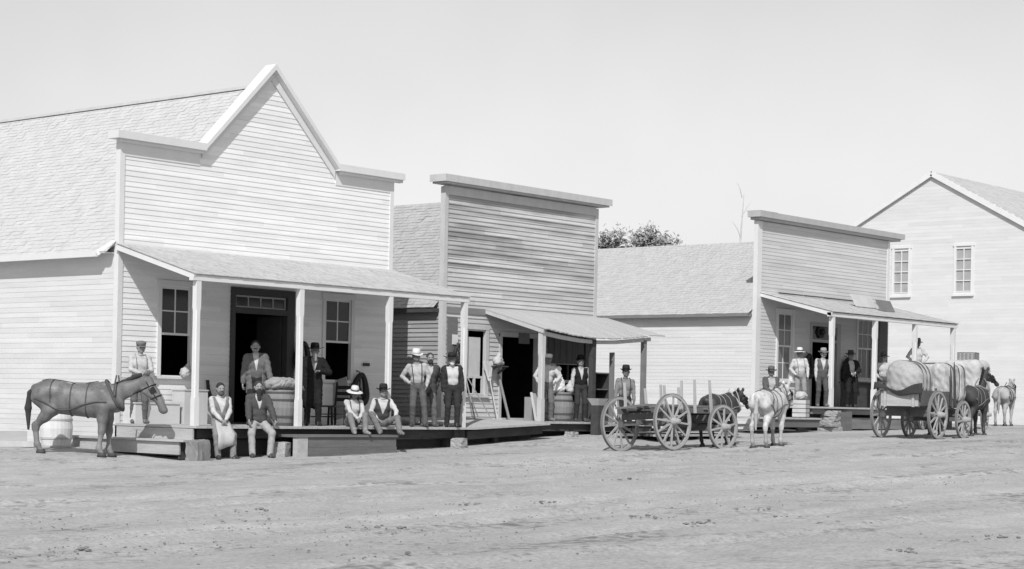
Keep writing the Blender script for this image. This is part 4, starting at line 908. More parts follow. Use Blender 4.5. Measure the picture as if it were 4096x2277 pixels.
# ------------------------------------------------------------------ horses and mules
def horse(label, loc, face, H=1.45, coatv=.12, mane=.03, legv=None, neck=(0.62, 0, .42), headdir=(.75, 0, -.66), cat='horse', name='horse', ears=.15, harness=None, collar=None, stance=0.0, tail=True, group='horses and mules in harness', blinker=False, headlen=.52):
    s = H / 1.45; Rt = empty(name, loc, rad(face), label, cat, group); Rt.scale = (s, s, s)
    W_ = Vector((.42, 0, 1.22)); poll = W_ + Vector(neck); hdv = Vector(headdir).normalized(); muz = poll + hdv * headlen
    za, zb = (gz(loc[0] + .5 * math.cos(rad(face)), loc[1] + .5 * math.sin(rad(face))), gz(loc[0] - .6 * math.cos(rad(face)), loc[1] - .6 * math.sin(rad(face))))
    Rt.rotation_euler = (0, -math.atan2(za - zb, 1.1), rad(face)); Rt.location.z = (za + zb) / 2 - .01
    up_ = (Vector((0, 0, 1)) - hdv * hdv.z).normalized(); lat = hdv.cross(up_).normalized()
    pr = [((-.36, 0, 1.10), (.3, 0, 1.08), .25, .28, (1, .88, 1)), ((0, 0, 1.0), (.25, 0, .99), .22, .22, (1, .95, 1)), ((-.5, 0, 1.29), (-.28, 0, 1.26), .115, .12), ((-.56, .09, 1.16), (-.38, .07, 1.18), .19, .2), ((-.56, -.09, 1.16), (-.38, -.07, 1.18), .19, .2), ((-.7, 0, 1.22), (-.6, 0, 1.25), .1, .12),
          ((.18, 0, 1.29), (.42, 0, 1.34), .085, .09), ((.4, .115, 1.2), (.55, .12, 1.0), .13, .135), ((.4, -.115, 1.2), (.55, -.12, 1.0), .13, .135), ((.5, 0, 1.02), (.58, 0, 1.0), .19, .16, (1, .9, 1))]
    pr.append(((-.3, 0, 1.0), (.28, 0, .965), .2 + .035, .245, (1, 1.0, 1)))
    n0 = Vector((.46, 0, 1.14)); pr += [(V3(n0), V3(n0.lerp(poll, .5) + Vector((0, 0, -.015))), .205, .14, (1, .58, 1)), (V3(n0.lerp(poll, .5)), V3(poll - hdv * .0), .135, .092, (1, .66, 1))]
    hs = headlen / .52; jaw = poll + hdv * .14 * hs - up_ * .06 * hs
    pr += [(V3(poll), V3(poll + hdv * .2 * hs + up_ * .01), .08 * hs, .07 * hs), (V3(jaw), V3(poll + hdv * .28 * hs - up_ * .03), .08 * hs, .052 * hs), (V3(poll + hdv * .2 * hs + up_ * .01), V3(muz), .066 * hs, .05 * hs), (V3(muz - hdv * .03 - up_ * .035), V3(muz - up_ * .03), .042 * hs, .04 * hs), (V3(poll + hdv * .14 * hs + lat * .05), V3(poll + hdv * .14 * hs - lat * .05), .042 * hs, .042 * hs)]
    for y in (.07, -.07):
        e0 = poll + Vector((-.01, y * .7, .05)); pr.append((V3(e0), V3(e0 + Vector((.015, y * .4, ears * .6))), .024, .03, (.75, 1, 1))); pr.append((V3(e0 + Vector((.015, y * .4, ears * .6))), V3(e0 + Vector((.03, y * .3, ears))), .029, .007, (.75, 1, 1)))
    st = stance
    for y, dx in ((.14, st), (-.14, -st)):
        pr += [((.43, y * .95, .95), (.44 + dx * .3, y, .72), .125, .088), ((.44 + dx * .3, y, .72), (.45 + dx * .6, y, .5), .084, .056), ((.455 + dx * .6, y, .5), (.45 + dx * .65, y, .44), .052, .045), ((.45 + dx * .65, y, .44), (.44 + dx, y, .19), .043, .04), ((.437 + dx, y, .17), (.44 + dx, y, .155), .043, .043), ((.44 + dx, y, .15), (.485 + dx, y, .07), .036, .044)]
        d2 = -dx * .8
        pr += [((-.58, y * .95, 1.06), (-.44 + d2 * .3, y * 1.05, .86), .175, .12), ((-.45 + d2 * .3, y * 1.05, .84), (-.56 + d2 * .6, y, .68), .12, .085), ((-.56 + d2 * .6, y, .68), (-.685 + d2, y, .53), .08, .056), ((-.69 + d2, y, .54), (-.69 + d2, y, .47), .05, .046), ((-.69 + d2, y, .47), (-.655 + d2, y, .2), .046, .041), ((-.65 + d2, y, .175), (-.645 + d2, y, .16), .043, .043), ((-.645 + d2, y, .155), (-.595 + d2, y, .07), .037, .045)]
    v, f = sdf_mesh(pr, .018, .045)
    fc = v[f].mean(1); mi = (fc[:, 2] < .42).astype(np.int32) if legv is not None else np.zeros(len(f), np.int32)
    M0 = mat('hide_%03d' % round(coatv * 1000), coatv, var=.55, scale=(4.2, 4.2, 3), rough=.5, spec=.4, fine=.22, bump=.25, bscale=(30, 30, 30)); M1 = mat('hide_%03d' % round((legv if legv is not None else coatv) * 1000), legv if legv is not None else coatv, var=.28, scale=(2.2, 2.2, 2.2), rough=.6, fine=.1)
    link_mesh('body', v, f, [M0, M1], Rt, True, mi)
    for y, dx in ((.15, st), (-.15, -st)):
        for x in (.495 + dx, -.585 - dx * .8):
            b = MB(); b.lathe((x, y, 0), [(.072, 0), (.062, .05), (.052, .085)], 12, sx=1.15); b.build('hoof', flat('hoof', .06), Rt, True)
    hm = cloth(mane, 'hair')
    mp = [(V3(n0.lerp(poll, t) + Vector((-.10 - .0 * t, .02, .12))), V3(n0.lerp(poll, t) + Vector((-.09, .055, .0))), .028, .02) for t in (.1, .25, .4, .55, .7, .85, .98)]
    v, f = sdf_mesh(mp + [(mp[i][0], mp[i + 1][0], .03, .03) for i in range(6)], .016, .03); link_mesh('mane', v, f, hm, Rt, True)
    if tail:
        v, f = sdf_mesh([((-.74, 0, 1.26), (-.815, 0, 1.14), .03, .035), ((-.815, 0, 1.14), (-.83, .01, .85), .038, .055), ((-.83, .01, .85), (-.81, .02, .45), .055, .02)], .016, .03); link_mesh('tail', v, f, hm, Rt, True)
    for s_ in (1, -1):
        p = poll + hdv * .17 + lat * (.066 * s_) + up_ * .03; b = MB(); vs, fs = blob(p, .02, 2, 1, 5); b.add(vs, fs); b.build('eye', M_eye, Rt, True)
    def surf_r(c, a):
        """distance from c along a to the hide"""
        lo, hi = 0.0, .5
        for _ in range(14):
            m_ = (lo + hi) / 2
            if float(sdf_eval(pr, np.array([V3(c + a * m_)]), .045)[0]) < 0: lo = m_
            else: hi = m_
        return lo
    def ring(c, a, b_, t0, t1, n=18): c = Vector(c); return [c + (a * math.cos(t) + b_ * math.sin(t)) * (surf_r(c, a * math.cos(t) + b_ * math.sin(t)) + .012) for t in [t0 + (t1 - t0) * k / n for k in range(n + 1)]]
    X, Y, Z = Vector((1, 0, 0)), Vector((0, 1, 0)), Vector((0, 0, 1))
    if harness is not None:
        hmat = cloth(harness, 'strap'); b = MB()
        for x in (.16, -.1): b.tube(ring((x, 0, 1.07), Y, Z, 0, 2 * math.pi, 32), .009, 6, False)
        b.tube(ring((-.42, 0, 1.1), Y, Z, -.4, math.pi + .4), .009, 6)
        top = [Vector((x, 0, 1.05)) + Z * (surf_r(Vector((x, 0, 1.05)), Z) + .012) for x in (.3, .1, -.1, -.3, -.5, -.62)]; b.tube(top, .01, 6)
        for s_ in (1, -1):
            pts = []
            kx = (.5, .3, .1, -.1, -.3, -.5, -.66); kz = (1.04, 1.03, .96, .86, .84, .98, 1.05)
            for q in range(25):
                x = .5 - 1.16 * q / 24; zz = float(np.interp(-x, [-u for u in kx], kz))
                c = Vector((x, 0, zz)); pts.append(c + Y * s_ * (surf_r(c, Y * s_) + .016))
            b.tube(pts, .011, 6)
        b.build('harness', hmat, Rt)
    if collar is not None:
        b = MB(); c = n0.lerp(poll, .16); ax = (poll - n0).normalized(); a_ = Y; u_ = ax.cross(Y).normalized()
        b.tube(ring(c, a_, u_, 0, 2 * math.pi, 24), .03, 8, False)
        for s_ in (1, -1): q = c + u_ * 0; b.tube([c + ax * .05 + Y * s_ * .2 - Z * .28, c + ax * .05 + Y * s_ * .23, c + ax * .05 + Y * s_ * .16 + Z * .2, c + ax * .05 + Y * s_ * .08 + Z * .33], .014, 6)
        b.build('collar', cloth(collar, 'strap'), Rt, True)
    if blinker or harness is not None:
        b = MB()
        for t in (.12, .34): c = poll + hdv * t; b.tube(ring(c, lat, up_, 0, 2 * math.pi, 12), .011, 5, False)
        for s_ in (1, -1):
            c = poll + hdv * .2 + lat * s_ * .1 + up_ * .02; b.bar(c - hdv * .05, c + hdv * .06, .012, .1, up=V3(up_))
            b.tube([poll + hdv * .02 + lat * s_ * .09, poll + hdv * .2 + lat * s_ * .095, poll + hdv * .4 + lat * s_ * .07], .01, 5)
        b.build('bridle', cloth(.03, 'strap'), Rt)
    return Rt

mx, my = 23.55, 31.55
MU = horse('brown mule in harness standing sideways at the left end of the porch', (mx, my, -1.2), 308, 1.56, coatv=.14, mane=.05, legv=.2, neck=(.66, 0, .25), headdir=(.5, 0, -.86), headlen=.62, cat='mule', name='mule', ears=.17, harness=.1, collar=.08, stance=.05)
MU.scale.x *= 1.17
hx, hy = 38.95, 26.25
horse('dark mule with pale harness straps beyond the front wheel of the timber wagon', (hx, hy, gz(hx, hy)), 2, 1.34, coatv=.045, mane=.02, legv=.05, neck=(.6, 0, .14), headdir=(.75, 0, -.66), cat='mule', name='mule', ears=.14, harness=.3, collar=.35, stance=.08)
hx, hy = 39.0, 24.85
horse('white horse seen from behind, hitched to the timber wagon', (hx, hy, gz(hx, hy)), 10, 1.46, coatv=.5, mane=.4, legv=.34, neck=(.6, 0, .18), headdir=(.7, 0, -.72), harness=.12, collar=.1, stance=.1)
hx, hy = 49.75, 24.85
horse('dark horse with raised head, right-hand one of the cotton wagon team', (hx, hy, gz(hx, hy)), 6, 1.5, coatv=.05, mane=.02, legv=.045, neck=(.42, 0, .52), headdir=(.75, -.45, -.6), harness=.2, collar=.2, stance=.06)
hx, hy = 49.2, 25.75
horse('dark horse mostly hidden behind the front wheel of the cotton wagon', (hx, hy, gz(hx, hy)), 24, 1.46, coatv=.04, mane=.02, legv=.04, neck=(.5, 0, .3), harness=.2, collar=.2, stance=-.05)
hx, hy = 64.3, 30.9
horse('pale grey horse standing farthest away at the right edge, beyond the dark team', (hx, hy, gz(hx, hy)), 12, 1.5, coatv=.34, mane=.3, legv=.3, neck=(.55, 0, .3), harness=.05, collar=.1, stance=.12)
# ------------------------------------------------------------------ wagons
def make_wheel(par, x, y, z, R, nsp, side, phase=0.0, width=.055):
    """felloe and spokes as the part, iron tyre and hub as sub-parts; axle along y, outer side towards side"""
    b = MB(); n = 44; fw = .075
    b.lathe((0, 0, 0), [(R - fw, -width / 2), (R - .012, -width / 2), (R - .012, width / 2), (R - fw, width / 2)], n, 'y', closed=True)
    for k in range(nsp):
        t = phase + 2 * math.pi * k / nsp; d = Vector((math.cos(t), 0, math.sin(t)))
        b.bar(d * .07 + Vector((0, side * (.0 if k % 2 else .025), 0)), d * (R - fw + .005), .05, .036, up=(0, 1, 0), taper=.78)
    w = b.build('wheel', M_wheel, par); w.location = (x, y, z)
    b = MB(); b.lathe((0, 0, 0), [(R - .012, -width / 2 - .004), (R, -width / 2 - .004), (R, width / 2 + .004), (R - .012, width / 2 + .004)], n, 'y', closed=True); b.build('tyre', M_iron, w)
    b = MB(); b.lathe((0, 0, 0), [(.06, -.16), (.085, -.1), (.1, -.03), (.1, .04), (.08, .12), (.065, .16), (.055, .22), (.03, .225)] if side > 0 else [(.03, -.225), (.055, -.22), (.065, -.16), (.08, -.12), (.1, -.04), (.1, .03), (.085, .1), (.06, .16)], 16, 'y'); b.build('hub', M_wheel, w, True)
    return w

def running_gear(W_, wb, Rr, Rf, tr, nr, nf):
    h = tr / 2
    for y, s in ((h, 1), (-h, -1)):
        make_wheel(W_, 0, y, Rr, Rr, nr, s, .1 * s); make_wheel(W_, wb, y * .97, Rf, Rf, nf, s, .17)
    for x, R in ((0, Rr), (wb, Rf)):
        b = MB(); b.bar((x, -h, R), (x, h, R), .1, .11); b.build('axle', M_wagon, W_)
    b = MB(); b.bar((-.3, 0, Rr + .02), (wb, 0, Rf + .06), .08, .1); b.build('reach_pole', M_wagon, W_)
    b = MB(); b.bar((wb - .2, 0, Rf + .05), (wb + 2.9, 0, Rf + .1), .08, .09, taper=.6); b.bar((wb + .55, -.65, Rf + .12), (wb + .55, .65, Rf + .12), .07, .09); b.build('tongue', M_wagon, W_)

wx, wy = 36.03, 26.37; a1 = rad(-4.7)
W1 = empty('timber_wagon', (wx, wy, -1.03), 0, 'open timber wagon with tall upright side stakes and bare spoked wheels', 'wagon'); W1.rotation_euler = (-.055, 0, a1)
running_gear(W1, 1.9, .66, .545, 1.64, 12, 10)
b = MB(); b.bar((0, -.7, .82), (0, .7, .82), .13, .16); b.build('bolster', M_wagon, W1)
b = MB(); b.bar((1.9, -.7, .76), (1.9, .7, .76), .13, .2); b.build('bolster', M_wagon, W1)
for y in (.52, -.52):
    b = MB(); b.bar((-.35, y, .95), (2.75, y, .93), .11, .12); b.build('side_rail', M_wagon, W1)
b = MB()
for i, (x, l_) in enumerate(((-.3, .62), (.25, .5), (.8, .55), (1.5, .6), (2.1, .5))): b.bar((x, -.62, 1.02 - .01 * i), (x + .02, .64, 1.03 - .01 * i), .14, .045)
for i in range(4): b.bar((-.5 + .1 * i, -.36 + .22 * i, 1.06), (2.2 + .12 * i, -.34 + .22 * i, 1.05), .15, .05)
b.build('bed_planks', mat('bed_planks', .17, var=.2, scale=(1.5, 8, 8), fine=.1), W1)
stm = mat('stake_wood', .42, var=.15, scale=(8, 8, 2))
for x, y, hh, dx in ((-.02, .6, .62, 0), (.75, .6, .5, -.03), (1.3, .6, .6, .0), (1.95, .6, .55, .02), (.02, -.6, .5, -.06), (.6, -.6, .62, .0), (1.1, -.6, .66, -.02), (1.72, -.6, .66, -.08)):
    b = MB(); b.bar((x, y, .88), (x + dx, y * 1.04, 1.02 + hh), .065, .05, taper=.8); b.build('stake', stm, W1)

wx, wy = 45.615, 24.68; a2 = rad(5.3)
W2 = empty('cotton_wagon', (wx, wy, -.69), a2, 'plank-sided wagon with spoked wheels, standing at the far porch loaded with cotton bales', 'wagon')
running_gear(W2, 1.86, .645, .525, 1.62, 12, 12)
for x, z in ((0, .78), (1.86, .7)): b = MB(); b.bar((x, -.62, z), (x, .62, z), .14, .16); b.build('bolster', M_wagon, W2)
b = MB(); b.box(-.62, 2.5, -.55, .55, .84, .88); b.build('bed', M_wagon, W2)
for y in (.55, -.55): b = MB(); b.box(-.62, 2.5, y - .02, y + .02, .88, 1.28); b.bar((.4, y * 1.05, .84), (.4, y * 1.05, 1.36), .06, .05); b.bar((1.6, y * 1.05, .84), (1.6, y * 1.05, 1.36), .06, .05); b.build('side_board', M_wagon, W2)
b = MB(); b.box(-.66, -.625, -.53, .53, .86, 1.24); b.bar((-.68, -.4, .84), (-.68, -.4, 1.26), .07, .05); b.bar((-.68, .4, .84), (-.68, .4, 1.26), .07, .05); b.build('tailboard', mat('pale_wagon_board', .4, var=.2, scale=(6, 1.5, 8), fine=.1), W2)
def loc2(x, y, z): return (wx + x * math.cos(a2) - y * math.sin(a2), wy + x * math.sin(a2) + y * math.cos(a2), -.69 + z)
def bale(name, label, x, y, z, rx, rz, L, m, seed, band=True, base=loc2, ang=a2, rnd=.42):
    r = random.Random(seed); B = empty(name, base(x, y, z), ang, label, 'bale', 'cotton bales on the wagons')
    h = .028; e = np.array([L / 2, rx, rz]); q0 = rnd * min(rx, rz)
    ax_ = [np.arange(-e[k] - .1, e[k] + .1, h) for k in range(3)]; g = np.stack(np.meshgrid(*ax_, indexing='ij'), -1); X, Y, Z = g[..., 0], g[..., 1], g[..., 2]
    q = np.abs(g) - (e - q0); d = np.linalg.norm(np.maximum(q, 0), axis=-1) + np.minimum(q.max(-1), 0) - q0
    d = d - .035 * (np.sin(5.1 * X + seed) * np.sin(6.3 * Y + 2 * seed) + np.sin(5.7 * Z + 3.1 * Y + seed)) * .6 - .011 * (np.sin(24 * X + 9 * Z + seed) * np.sin(19 * Z - 13 * Y + seed) + np.sin(31 * Y + 11 * X) * np.sin(17 * X + 22 * Z))
    if band:
        for xx in ((-L * .34, 0, L * .34) if rnd < .6 else (-L * .17, .02, L * .2)): d = d + .045 * np.exp(-((X - xx) / .055) ** 2)
    v, f = nets(d, np.array([a[0] for a in ax_]), h); v[:, 2] += rz; link_mesh('bagging', v, f, m, B, True)
    def rim(xx, t):
        c_, s_ = math.cos(t), math.sin(t); n_ = 5.0 if rnd < .6 else 2.5; k = (abs(c_ / rx) ** n_ + abs(s_ / rz) ** n_) ** (-1 / n_); return (xx, c_ * k * .985, rz + s_ * k * .985)
    if band:
        for xx in ((-L * .34, 0, L * .34) if rnd < .6 else (-L * .17, .02, L * .2)):
            b = MB(); b.tube([rim(xx, t) for t in [2 * math.pi * k / 48 for k in range(49)]], .015, 6, False); b.build('tie', mat('bale_tie', .13, var=.2), B)
    return B
bale('cotton_bale', 'big rounded cotton bale filling the back of the loaded wagon', .28, .14, .93, .52, .58, 1.3, M_bale, 3, rnd=.8)
bale('cotton_bale', 'shaggy dark-streaked cotton bale at the front of the loaded wagon', 1.95, -.05, .95, .58, .56, 1.2, mat('streaked_bagging', .42, var=.42, scale=(7, 7, .8), rough=1, fine=.2), 5)
n = 14; vs = []
for i in range(n):
    for j in range(7):
        u = i / (n - 1); w = j / 6; yy = -.68 + 1.36 * u; vs.append((-.74 - .05 * w * math.sin(u * 7 + 1), yy, 1.32 + .15 * (abs(u - .5) * 2) ** 2 * (1 - w) + .05 * math.sin(u * 9) - .16 * w * (.7 + .5 * math.sin(u * 5 + .5))))
o = link_mesh('dark_cover', vs, [(i * 7 + j, i * 7 + j + 1, (i + 1) * 7 + j + 1, (i + 1) * 7 + j) for i in range(n - 1) for j in range(6)], cloth(.05, 'tarp'), None, True)
md = o.modifiers.new('thick', 'SOLIDIFY'); md.thickness = .03; o.location = (wx, wy, -.69); o.rotation_euler = (0, 0, a2); tag(o, 'dark cloth hanging over the tailboard of the cotton wagon', 'cover')
for i, (x, y, d, lb) in enumerate(((1.25, -.66, -.05, 'shorter of the two rough poles standing on the cotton wagon'), (1.6, -.64, -.1, 'taller of the two rough poles standing on the cotton wagon'))):
    b = MB(); b.tube([(x, y, .9), (x + d * .5, y - .02, 1.5), (x + d, y, 1.95 + .15 * i)], [.035, .03, .012], 7); p = b.build('pole', M_dark); p.location = (wx, wy, -.69); p.rotation_euler = (0, 0, a2); tag(p, lb, 'pole', 'poles on the cotton wagon')
# another loaded wagon beyond it
w3 = (55.6, 28.7); a3 = rad(14)
W3 = empty('cotton_wagon', (w3[0], w3[1], gz(*w3)), a3, 'wagon almost hidden behind the dark team, carrying one huge pale bale', 'wagon')
running_gear(W3, 1.86, .645, .525, 1.62, 12, 12)
b = MB(); b.box(-.62, 2.5, -.55, .55, .84, .88); b.build('bed', M_wagon, W3)
for y in (.55, -.55): b = MB(); b.box(-.62, 2.5, y - .02, y + .02, .88, 1.28); b.build('side_board', M_wagon, W3)
def loc3(x, y, z): return (w3[0] + x * math.cos(a3) - y * math.sin(a3), w3[1] + x * math.sin(a3) + y * math.cos(a3), gz(*w3) + z)
bale('cotton_bale', 'huge pale block-shaped bale standing behind the head of the dark horse', 2.15, -.1, .95, .62, .68, 1.9, M_balew, 12, False, loc3, a3)
oc = loc3(2.1, -.15, 2.28); s = empty('slatted_crate', oc, a3, 'small grey slatted crate on top of the huge pale bale', 'crate')
b = MB()
for k in range(5): b.box(-.3, .3, -.3 + k * .13, -.22 + k * .13, .28, .3); b.box(-.3, -.28, -.3 + k * .13, -.22 + k * .13, 0, .28); b.box(.28, .3, -.3 + k * .13, -.22 + k * .13, 0, .28); b.box(-.3 + k * .13, -.22 + k * .13, -.3, -.28, 0, .28)
b.build('slats', mat('grey_slats', .22, var=.2), s)
b = MB(); b.box(-.28, .28, -.28, .26, .02, .25); b.build('filling', M_bale, s)
# box for the man who stands high
b = MB((56.4, 30.3, D3)); b.box(56.0, 56.85, 30.0, 30.6, D3, D3 + .55); p = b.build('packing_box', M_wood); p.location = (56.4, 30.3, D3); tag(p, 'wooden packing box on the far porch under the man standing high', 'box')

# ------------------------------------------------------------------ barrels, sacks, goods
M_cloth2 = mat('dingy_cloth', .46, var=.15, scale=(6, 6, 6), rough=.95, fine=.1)
def barrel(label, loc, r, h, m, sy=1.0):
    B = empty('barrel', loc, 0, label, 'barrel', 'barrels along the street')
    prof = [(r * .84, 0), (r * .93, h * .2), (r, h * .5), (r * .93, h * .8), (r * .84, h), (r * .78, h), (r * .78, h - .03), (.01, h - .03)]
    b = MB(); b.lathe((0, 0, 0), prof, 26); b.build('staves', m, B)
    for z in (.06, .26, .72, .92):
        t = abs(z - .5) / .5; rr_ = r * (1 - .16 * t * t) + .004; b = MB(); b.lathe((0, 0, h * z), [(rr_ - .01, -.022), (rr_ + .003, -.022), (rr_ + .003, .022), (rr_ - .01, .022)], 26, closed=True); b.build('hoop', M_hoop if m is not M_barrelw else mat('pale_hoop', .45), B)
    return B
def sack(label, loc, L, r, hgt, m, rz=0.0, upright=False, seed=1, name='sack'):
    rr = random.Random(seed)
    if upright: pr = [((0, 0, hgt * .28), (0, 0, hgt * .4), r, r * .9), ((0, 0, hgt * .5), (.02, .02, hgt * .8), r * .75, r * .45), ((.02, .02, hgt * .8), (.04, 0, hgt), r * .25, r * .35)]
    else: pr = [((-L / 2 + r, 0, hgt * .5), (L / 2 - r, 0, hgt * .5), r, r, (1, 1, hgt / 2 / r)), ((-L / 2 + r * .4, -r * .4, hgt * .4), (-L / 2 + r * .4, r * .4, hgt * .4), r * .35, r * .35), ((L / 2 - r * .4, -r * .4, hgt * .4), (L / 2 - r * .4, r * .4, hgt * .4), r * .35, r * .35)]
    if name == 'bundle': pr = [((-L * .22, 0, r * .7), (L * .2, .02, r * .8), r * .75, r * .6), ((-L * .1, 0, r), (.02, 0, hgt * .95), r * .6, r * .28), ((-L * .4, -.05, r * .35), (L * .42, 0, r * .3), r * .42, r * .36)]
    v, f = sdf_mesh(pr, .016, .04, None, .008); v = v + .006 * np.sin(v[:, [1, 2, 0]] * 31 + seed)
    o = link_mesh(name, v, f, m, None, True); o.location = loc; o.rotation_euler = (0, 0, rz); return tag(o, label, 'sack')
barrel('tall brown barrel with a full sack on top, beside the middle porch post', (28.0, 30.35, D1), .37, .78, M_barrel)
sack('bulging burlap sack lying across the brown barrel by the doorway', (28.05, 30.35, D1 + .77), .85, .26, .28, M_sack, .1, seed=2)
barrel('brown barrel on the sagging porch holding a white sack', (38.42, 30.95, D2), .36, .76, M_barrel)
sack('white sack standing upright on the barrel under the sagging roof', (38.3, 30.95, D2 + .74), .5, .22, .62, M_cloth, 0, True, 3)
sack('small white tied bundle on the right edge of the same barrel', (38.72, 30.85, D2 + .76), .36, .15, .3, M_cloth2, .4, False, 4, 'bundle')
barrel('whitewashed barrel standing on the ground behind the hind legs of the mule', (24.25, 33.2, gz(24.25, 33.2) - .03), .345, .86, M_barrelw)
sack('rounded white bundle on the sill of the left front window', (26.98, YF - .1, .44), .3, .15, .3, M_cloth2, 0, False, 7, 'bundle')
sack('white cloth bundle on the little shelf beside the dark doorway', (37.32, YF - .22, 1.02), .42, .15, .3, M_cloth2, .2, False, 9, 'bundle')
b = MB((37.3, YF - .14, .95)); b.box(37.08, 37.6, YF - .32, YF - .03, .97, 1.0); b.bar((37.15, YF - .03, .8), (37.15, YF - .28, .97), .04, .04); b.bar((37.52, YF - .03, .8), (37.52, YF - .28, .97), .04, .04); p = b.build('wall_shelf', M_dark); p.location = (37.3, YF - .14, .95); tag(p, 'little dark bracket shelf on the wall left of the dark doorway', 'shelf')
# things leaning at the wall of the unpainted store
def leaner(name, label, cat, parts, m, org):
    b = MB(org)
    for p, q, w, h in parts: b.bar(p, q, w, h)
    o = b.build(name, m); o.location = org; return tag(o, label, cat)
leaner('wooden_prop', 'pair of thin poles leaning crossed against the wall under the pale blind', 'poles', [((35.75, 31.5, -.48), (36.1, 32.25, .85), .03, .025), ((36.35, 31.45, -.46), (35.98, 32.2, .9), .03, .025)], mat('prop_wood', .25, var=.2), (36, 31.8, -.45))
so_ = (36.95, 31.9, -.42); B = empty('broom', so_, 0, 'straw broom leaning with its pale bristles up beside the pale-blind window', 'broom')
b = MB(so_); b.tube([(36.88, 31.75, -.42), (36.98, 32.14, .66)], .016, 7); b.build('handle', M_trim2, B)
b = MB(so_); 
for k in range(46):
    t = (k + .5) / 46 * 2 - 1; x = 36.985 + t * .2; b.bar((36.98 + t * .045, 32.13 + .02 * rng.random(), .6), (x + .02 * rng.random(), 32.2 + .04 * rng.random(), 1.06 + .07 * rng.random()), .012, .02)
b.bar((36.93, 32.15, .7), (37.03, 32.15, .7), .05, .03); b.build('bristles', mat('broom_straw', .5, var=.2, scale=(20, 20, 3)), B)
leaner('plank', 'narrow plank leaning on the wall close to the dark doorway', 'plank', [((37.35, 31.75, -.42), (37.5, 32.28, .75), .06, .03)], mat('prop_wood', .25, var=.2), (37.4, 32, -.4))
s = empty('folding_board', (37.95, 31.4, D2), rad(12), 'white A-shaped board on two legs on the porch in front of the dark doorway', 'board')
b = MB(); b.add([(-.22, -.12, .16), (.22, -.12, .16), (.16, .02, .72), (-.16, .02, .72), (-.22, -.09, .16), (.22, -.09, .16), (.16, .05, .72), (-.16, .05, .72)], [(0, 1, 2, 3), (4, 7, 6, 5), (0, 4, 5, 1), (1, 5, 6, 2), (2, 6, 7, 3), (3, 7, 4, 0)]); b.build('panel', mat('white_board', .6, var=.1), s)
for x in (-.23, .23): b = MB(); b.bar((x, -.16, 0), (x * .7, .03, .74), .05, .04); b.build('leg', mat('white_board', .6), s)
b = MB((38.3, 31.7, D2)); b.box(38.12, 38.5, 31.65, 31.9, D2, D2 + .62); p = b.build('low_box', mat('grey_box', .3, var=.15)); p.location = (38.3, 31.7, D2); tag(p, 'upright grey box just behind the white A-shaped board', 'box')
# right end of the unpainted store
s = empty('crate_rack', (39.9, 30.9, D2), 0, 'dark wooden rack of shelves at the right end of the sagging porch', 'rack')
b = MB(); b.box(-.3, .3, -.2, .2, 0, .03)
b.build('shelf', mat('grey_rack', .14, var=.2), s)
for z in (.45, .85, 1.28): b = MB(); b.box(-.28, .28, -.2, .2, z, z + .03); b.build('shelf', mat('grey_rack', .14, var=.2), s)
for x in (-.31, .28): b = MB(); b.box(x, x + .03, -.2, .2, 0, 1.31); b.build('side_panel', M_dark, s)
b = MB(); b.box(-.3, .3, .2, .22, 0, 1.3); b.build('back_panel', M_dark, s)
leaner('plank', 'tall grey plank standing upright beside the dark rack', 'plank', [((40.12, 30.55, D2), (40.2, 30.62, 1.44), .15, .04)], mat('tall_plank', .2, var=.2, scale=(8, 8, 1)), (40.15, 30.6, D2))
b = MB((38.85, 30.0, .0)); b.add([(38.72, 29.9, .02), (38.98, 29.9, .02), (38.98, 30.12, .02), (38.72, 30.12, .02), (38.62, 29.82, .2), (39.04, 29.82, .2), (39.04, 30.2, .2), (38.62, 30.2, .2)], [(0, 3, 2, 1), (0, 1, 5, 4), (1, 2, 6, 5), (2, 3, 7, 6), (3, 0, 4, 7)])
p = b.build('feed_trough', M_trim2); p.location = (38.85, 30.0, 0); tag(p, 'small pale trough set on a dark box beside the dark porch post', 'trough')
b = MB((38.85, 30.0, -.4)); b.box(38.72, 38.98, 29.9, 30.14, -.78, .015, .006); p = b.build('box', M_dark); p.location = (38.85, 30.0, -.4); tag(p, 'dark box on the ground under the small pale trough', 'box')
# lumber pile behind the wagon
s = empty('lumber_pile', (41.2, 28.9, gz(41.2, 28.9)), rad(3), 'loose pile of rough boards on the ground behind the timber wagon', 'lumber pile')
z0_ = 0
for k in range(12):
    b = MB(); x = (rng.random() - .5) * .5; y = (k % 4) * .28 - .4; z = .06 + .13 * (k // 4); L = 1.9 + rng.random() * .5
    b.bar((-L + x, y, z + .02), (L + x, y + (rng.random() - .5) * .2, z + .03 + (.25 * rng.random() if k > 8 else 0)), .22, .06); b.build('board', M_wood if k % 3 else mat('pale_planks', .38), s)
for k in range(3): b = MB(); b.box(-1.5 + k * 1.4, -1.36 + k * 1.4, -.5, .6, -.08, .04); b.build('bearer', M_dark, s)
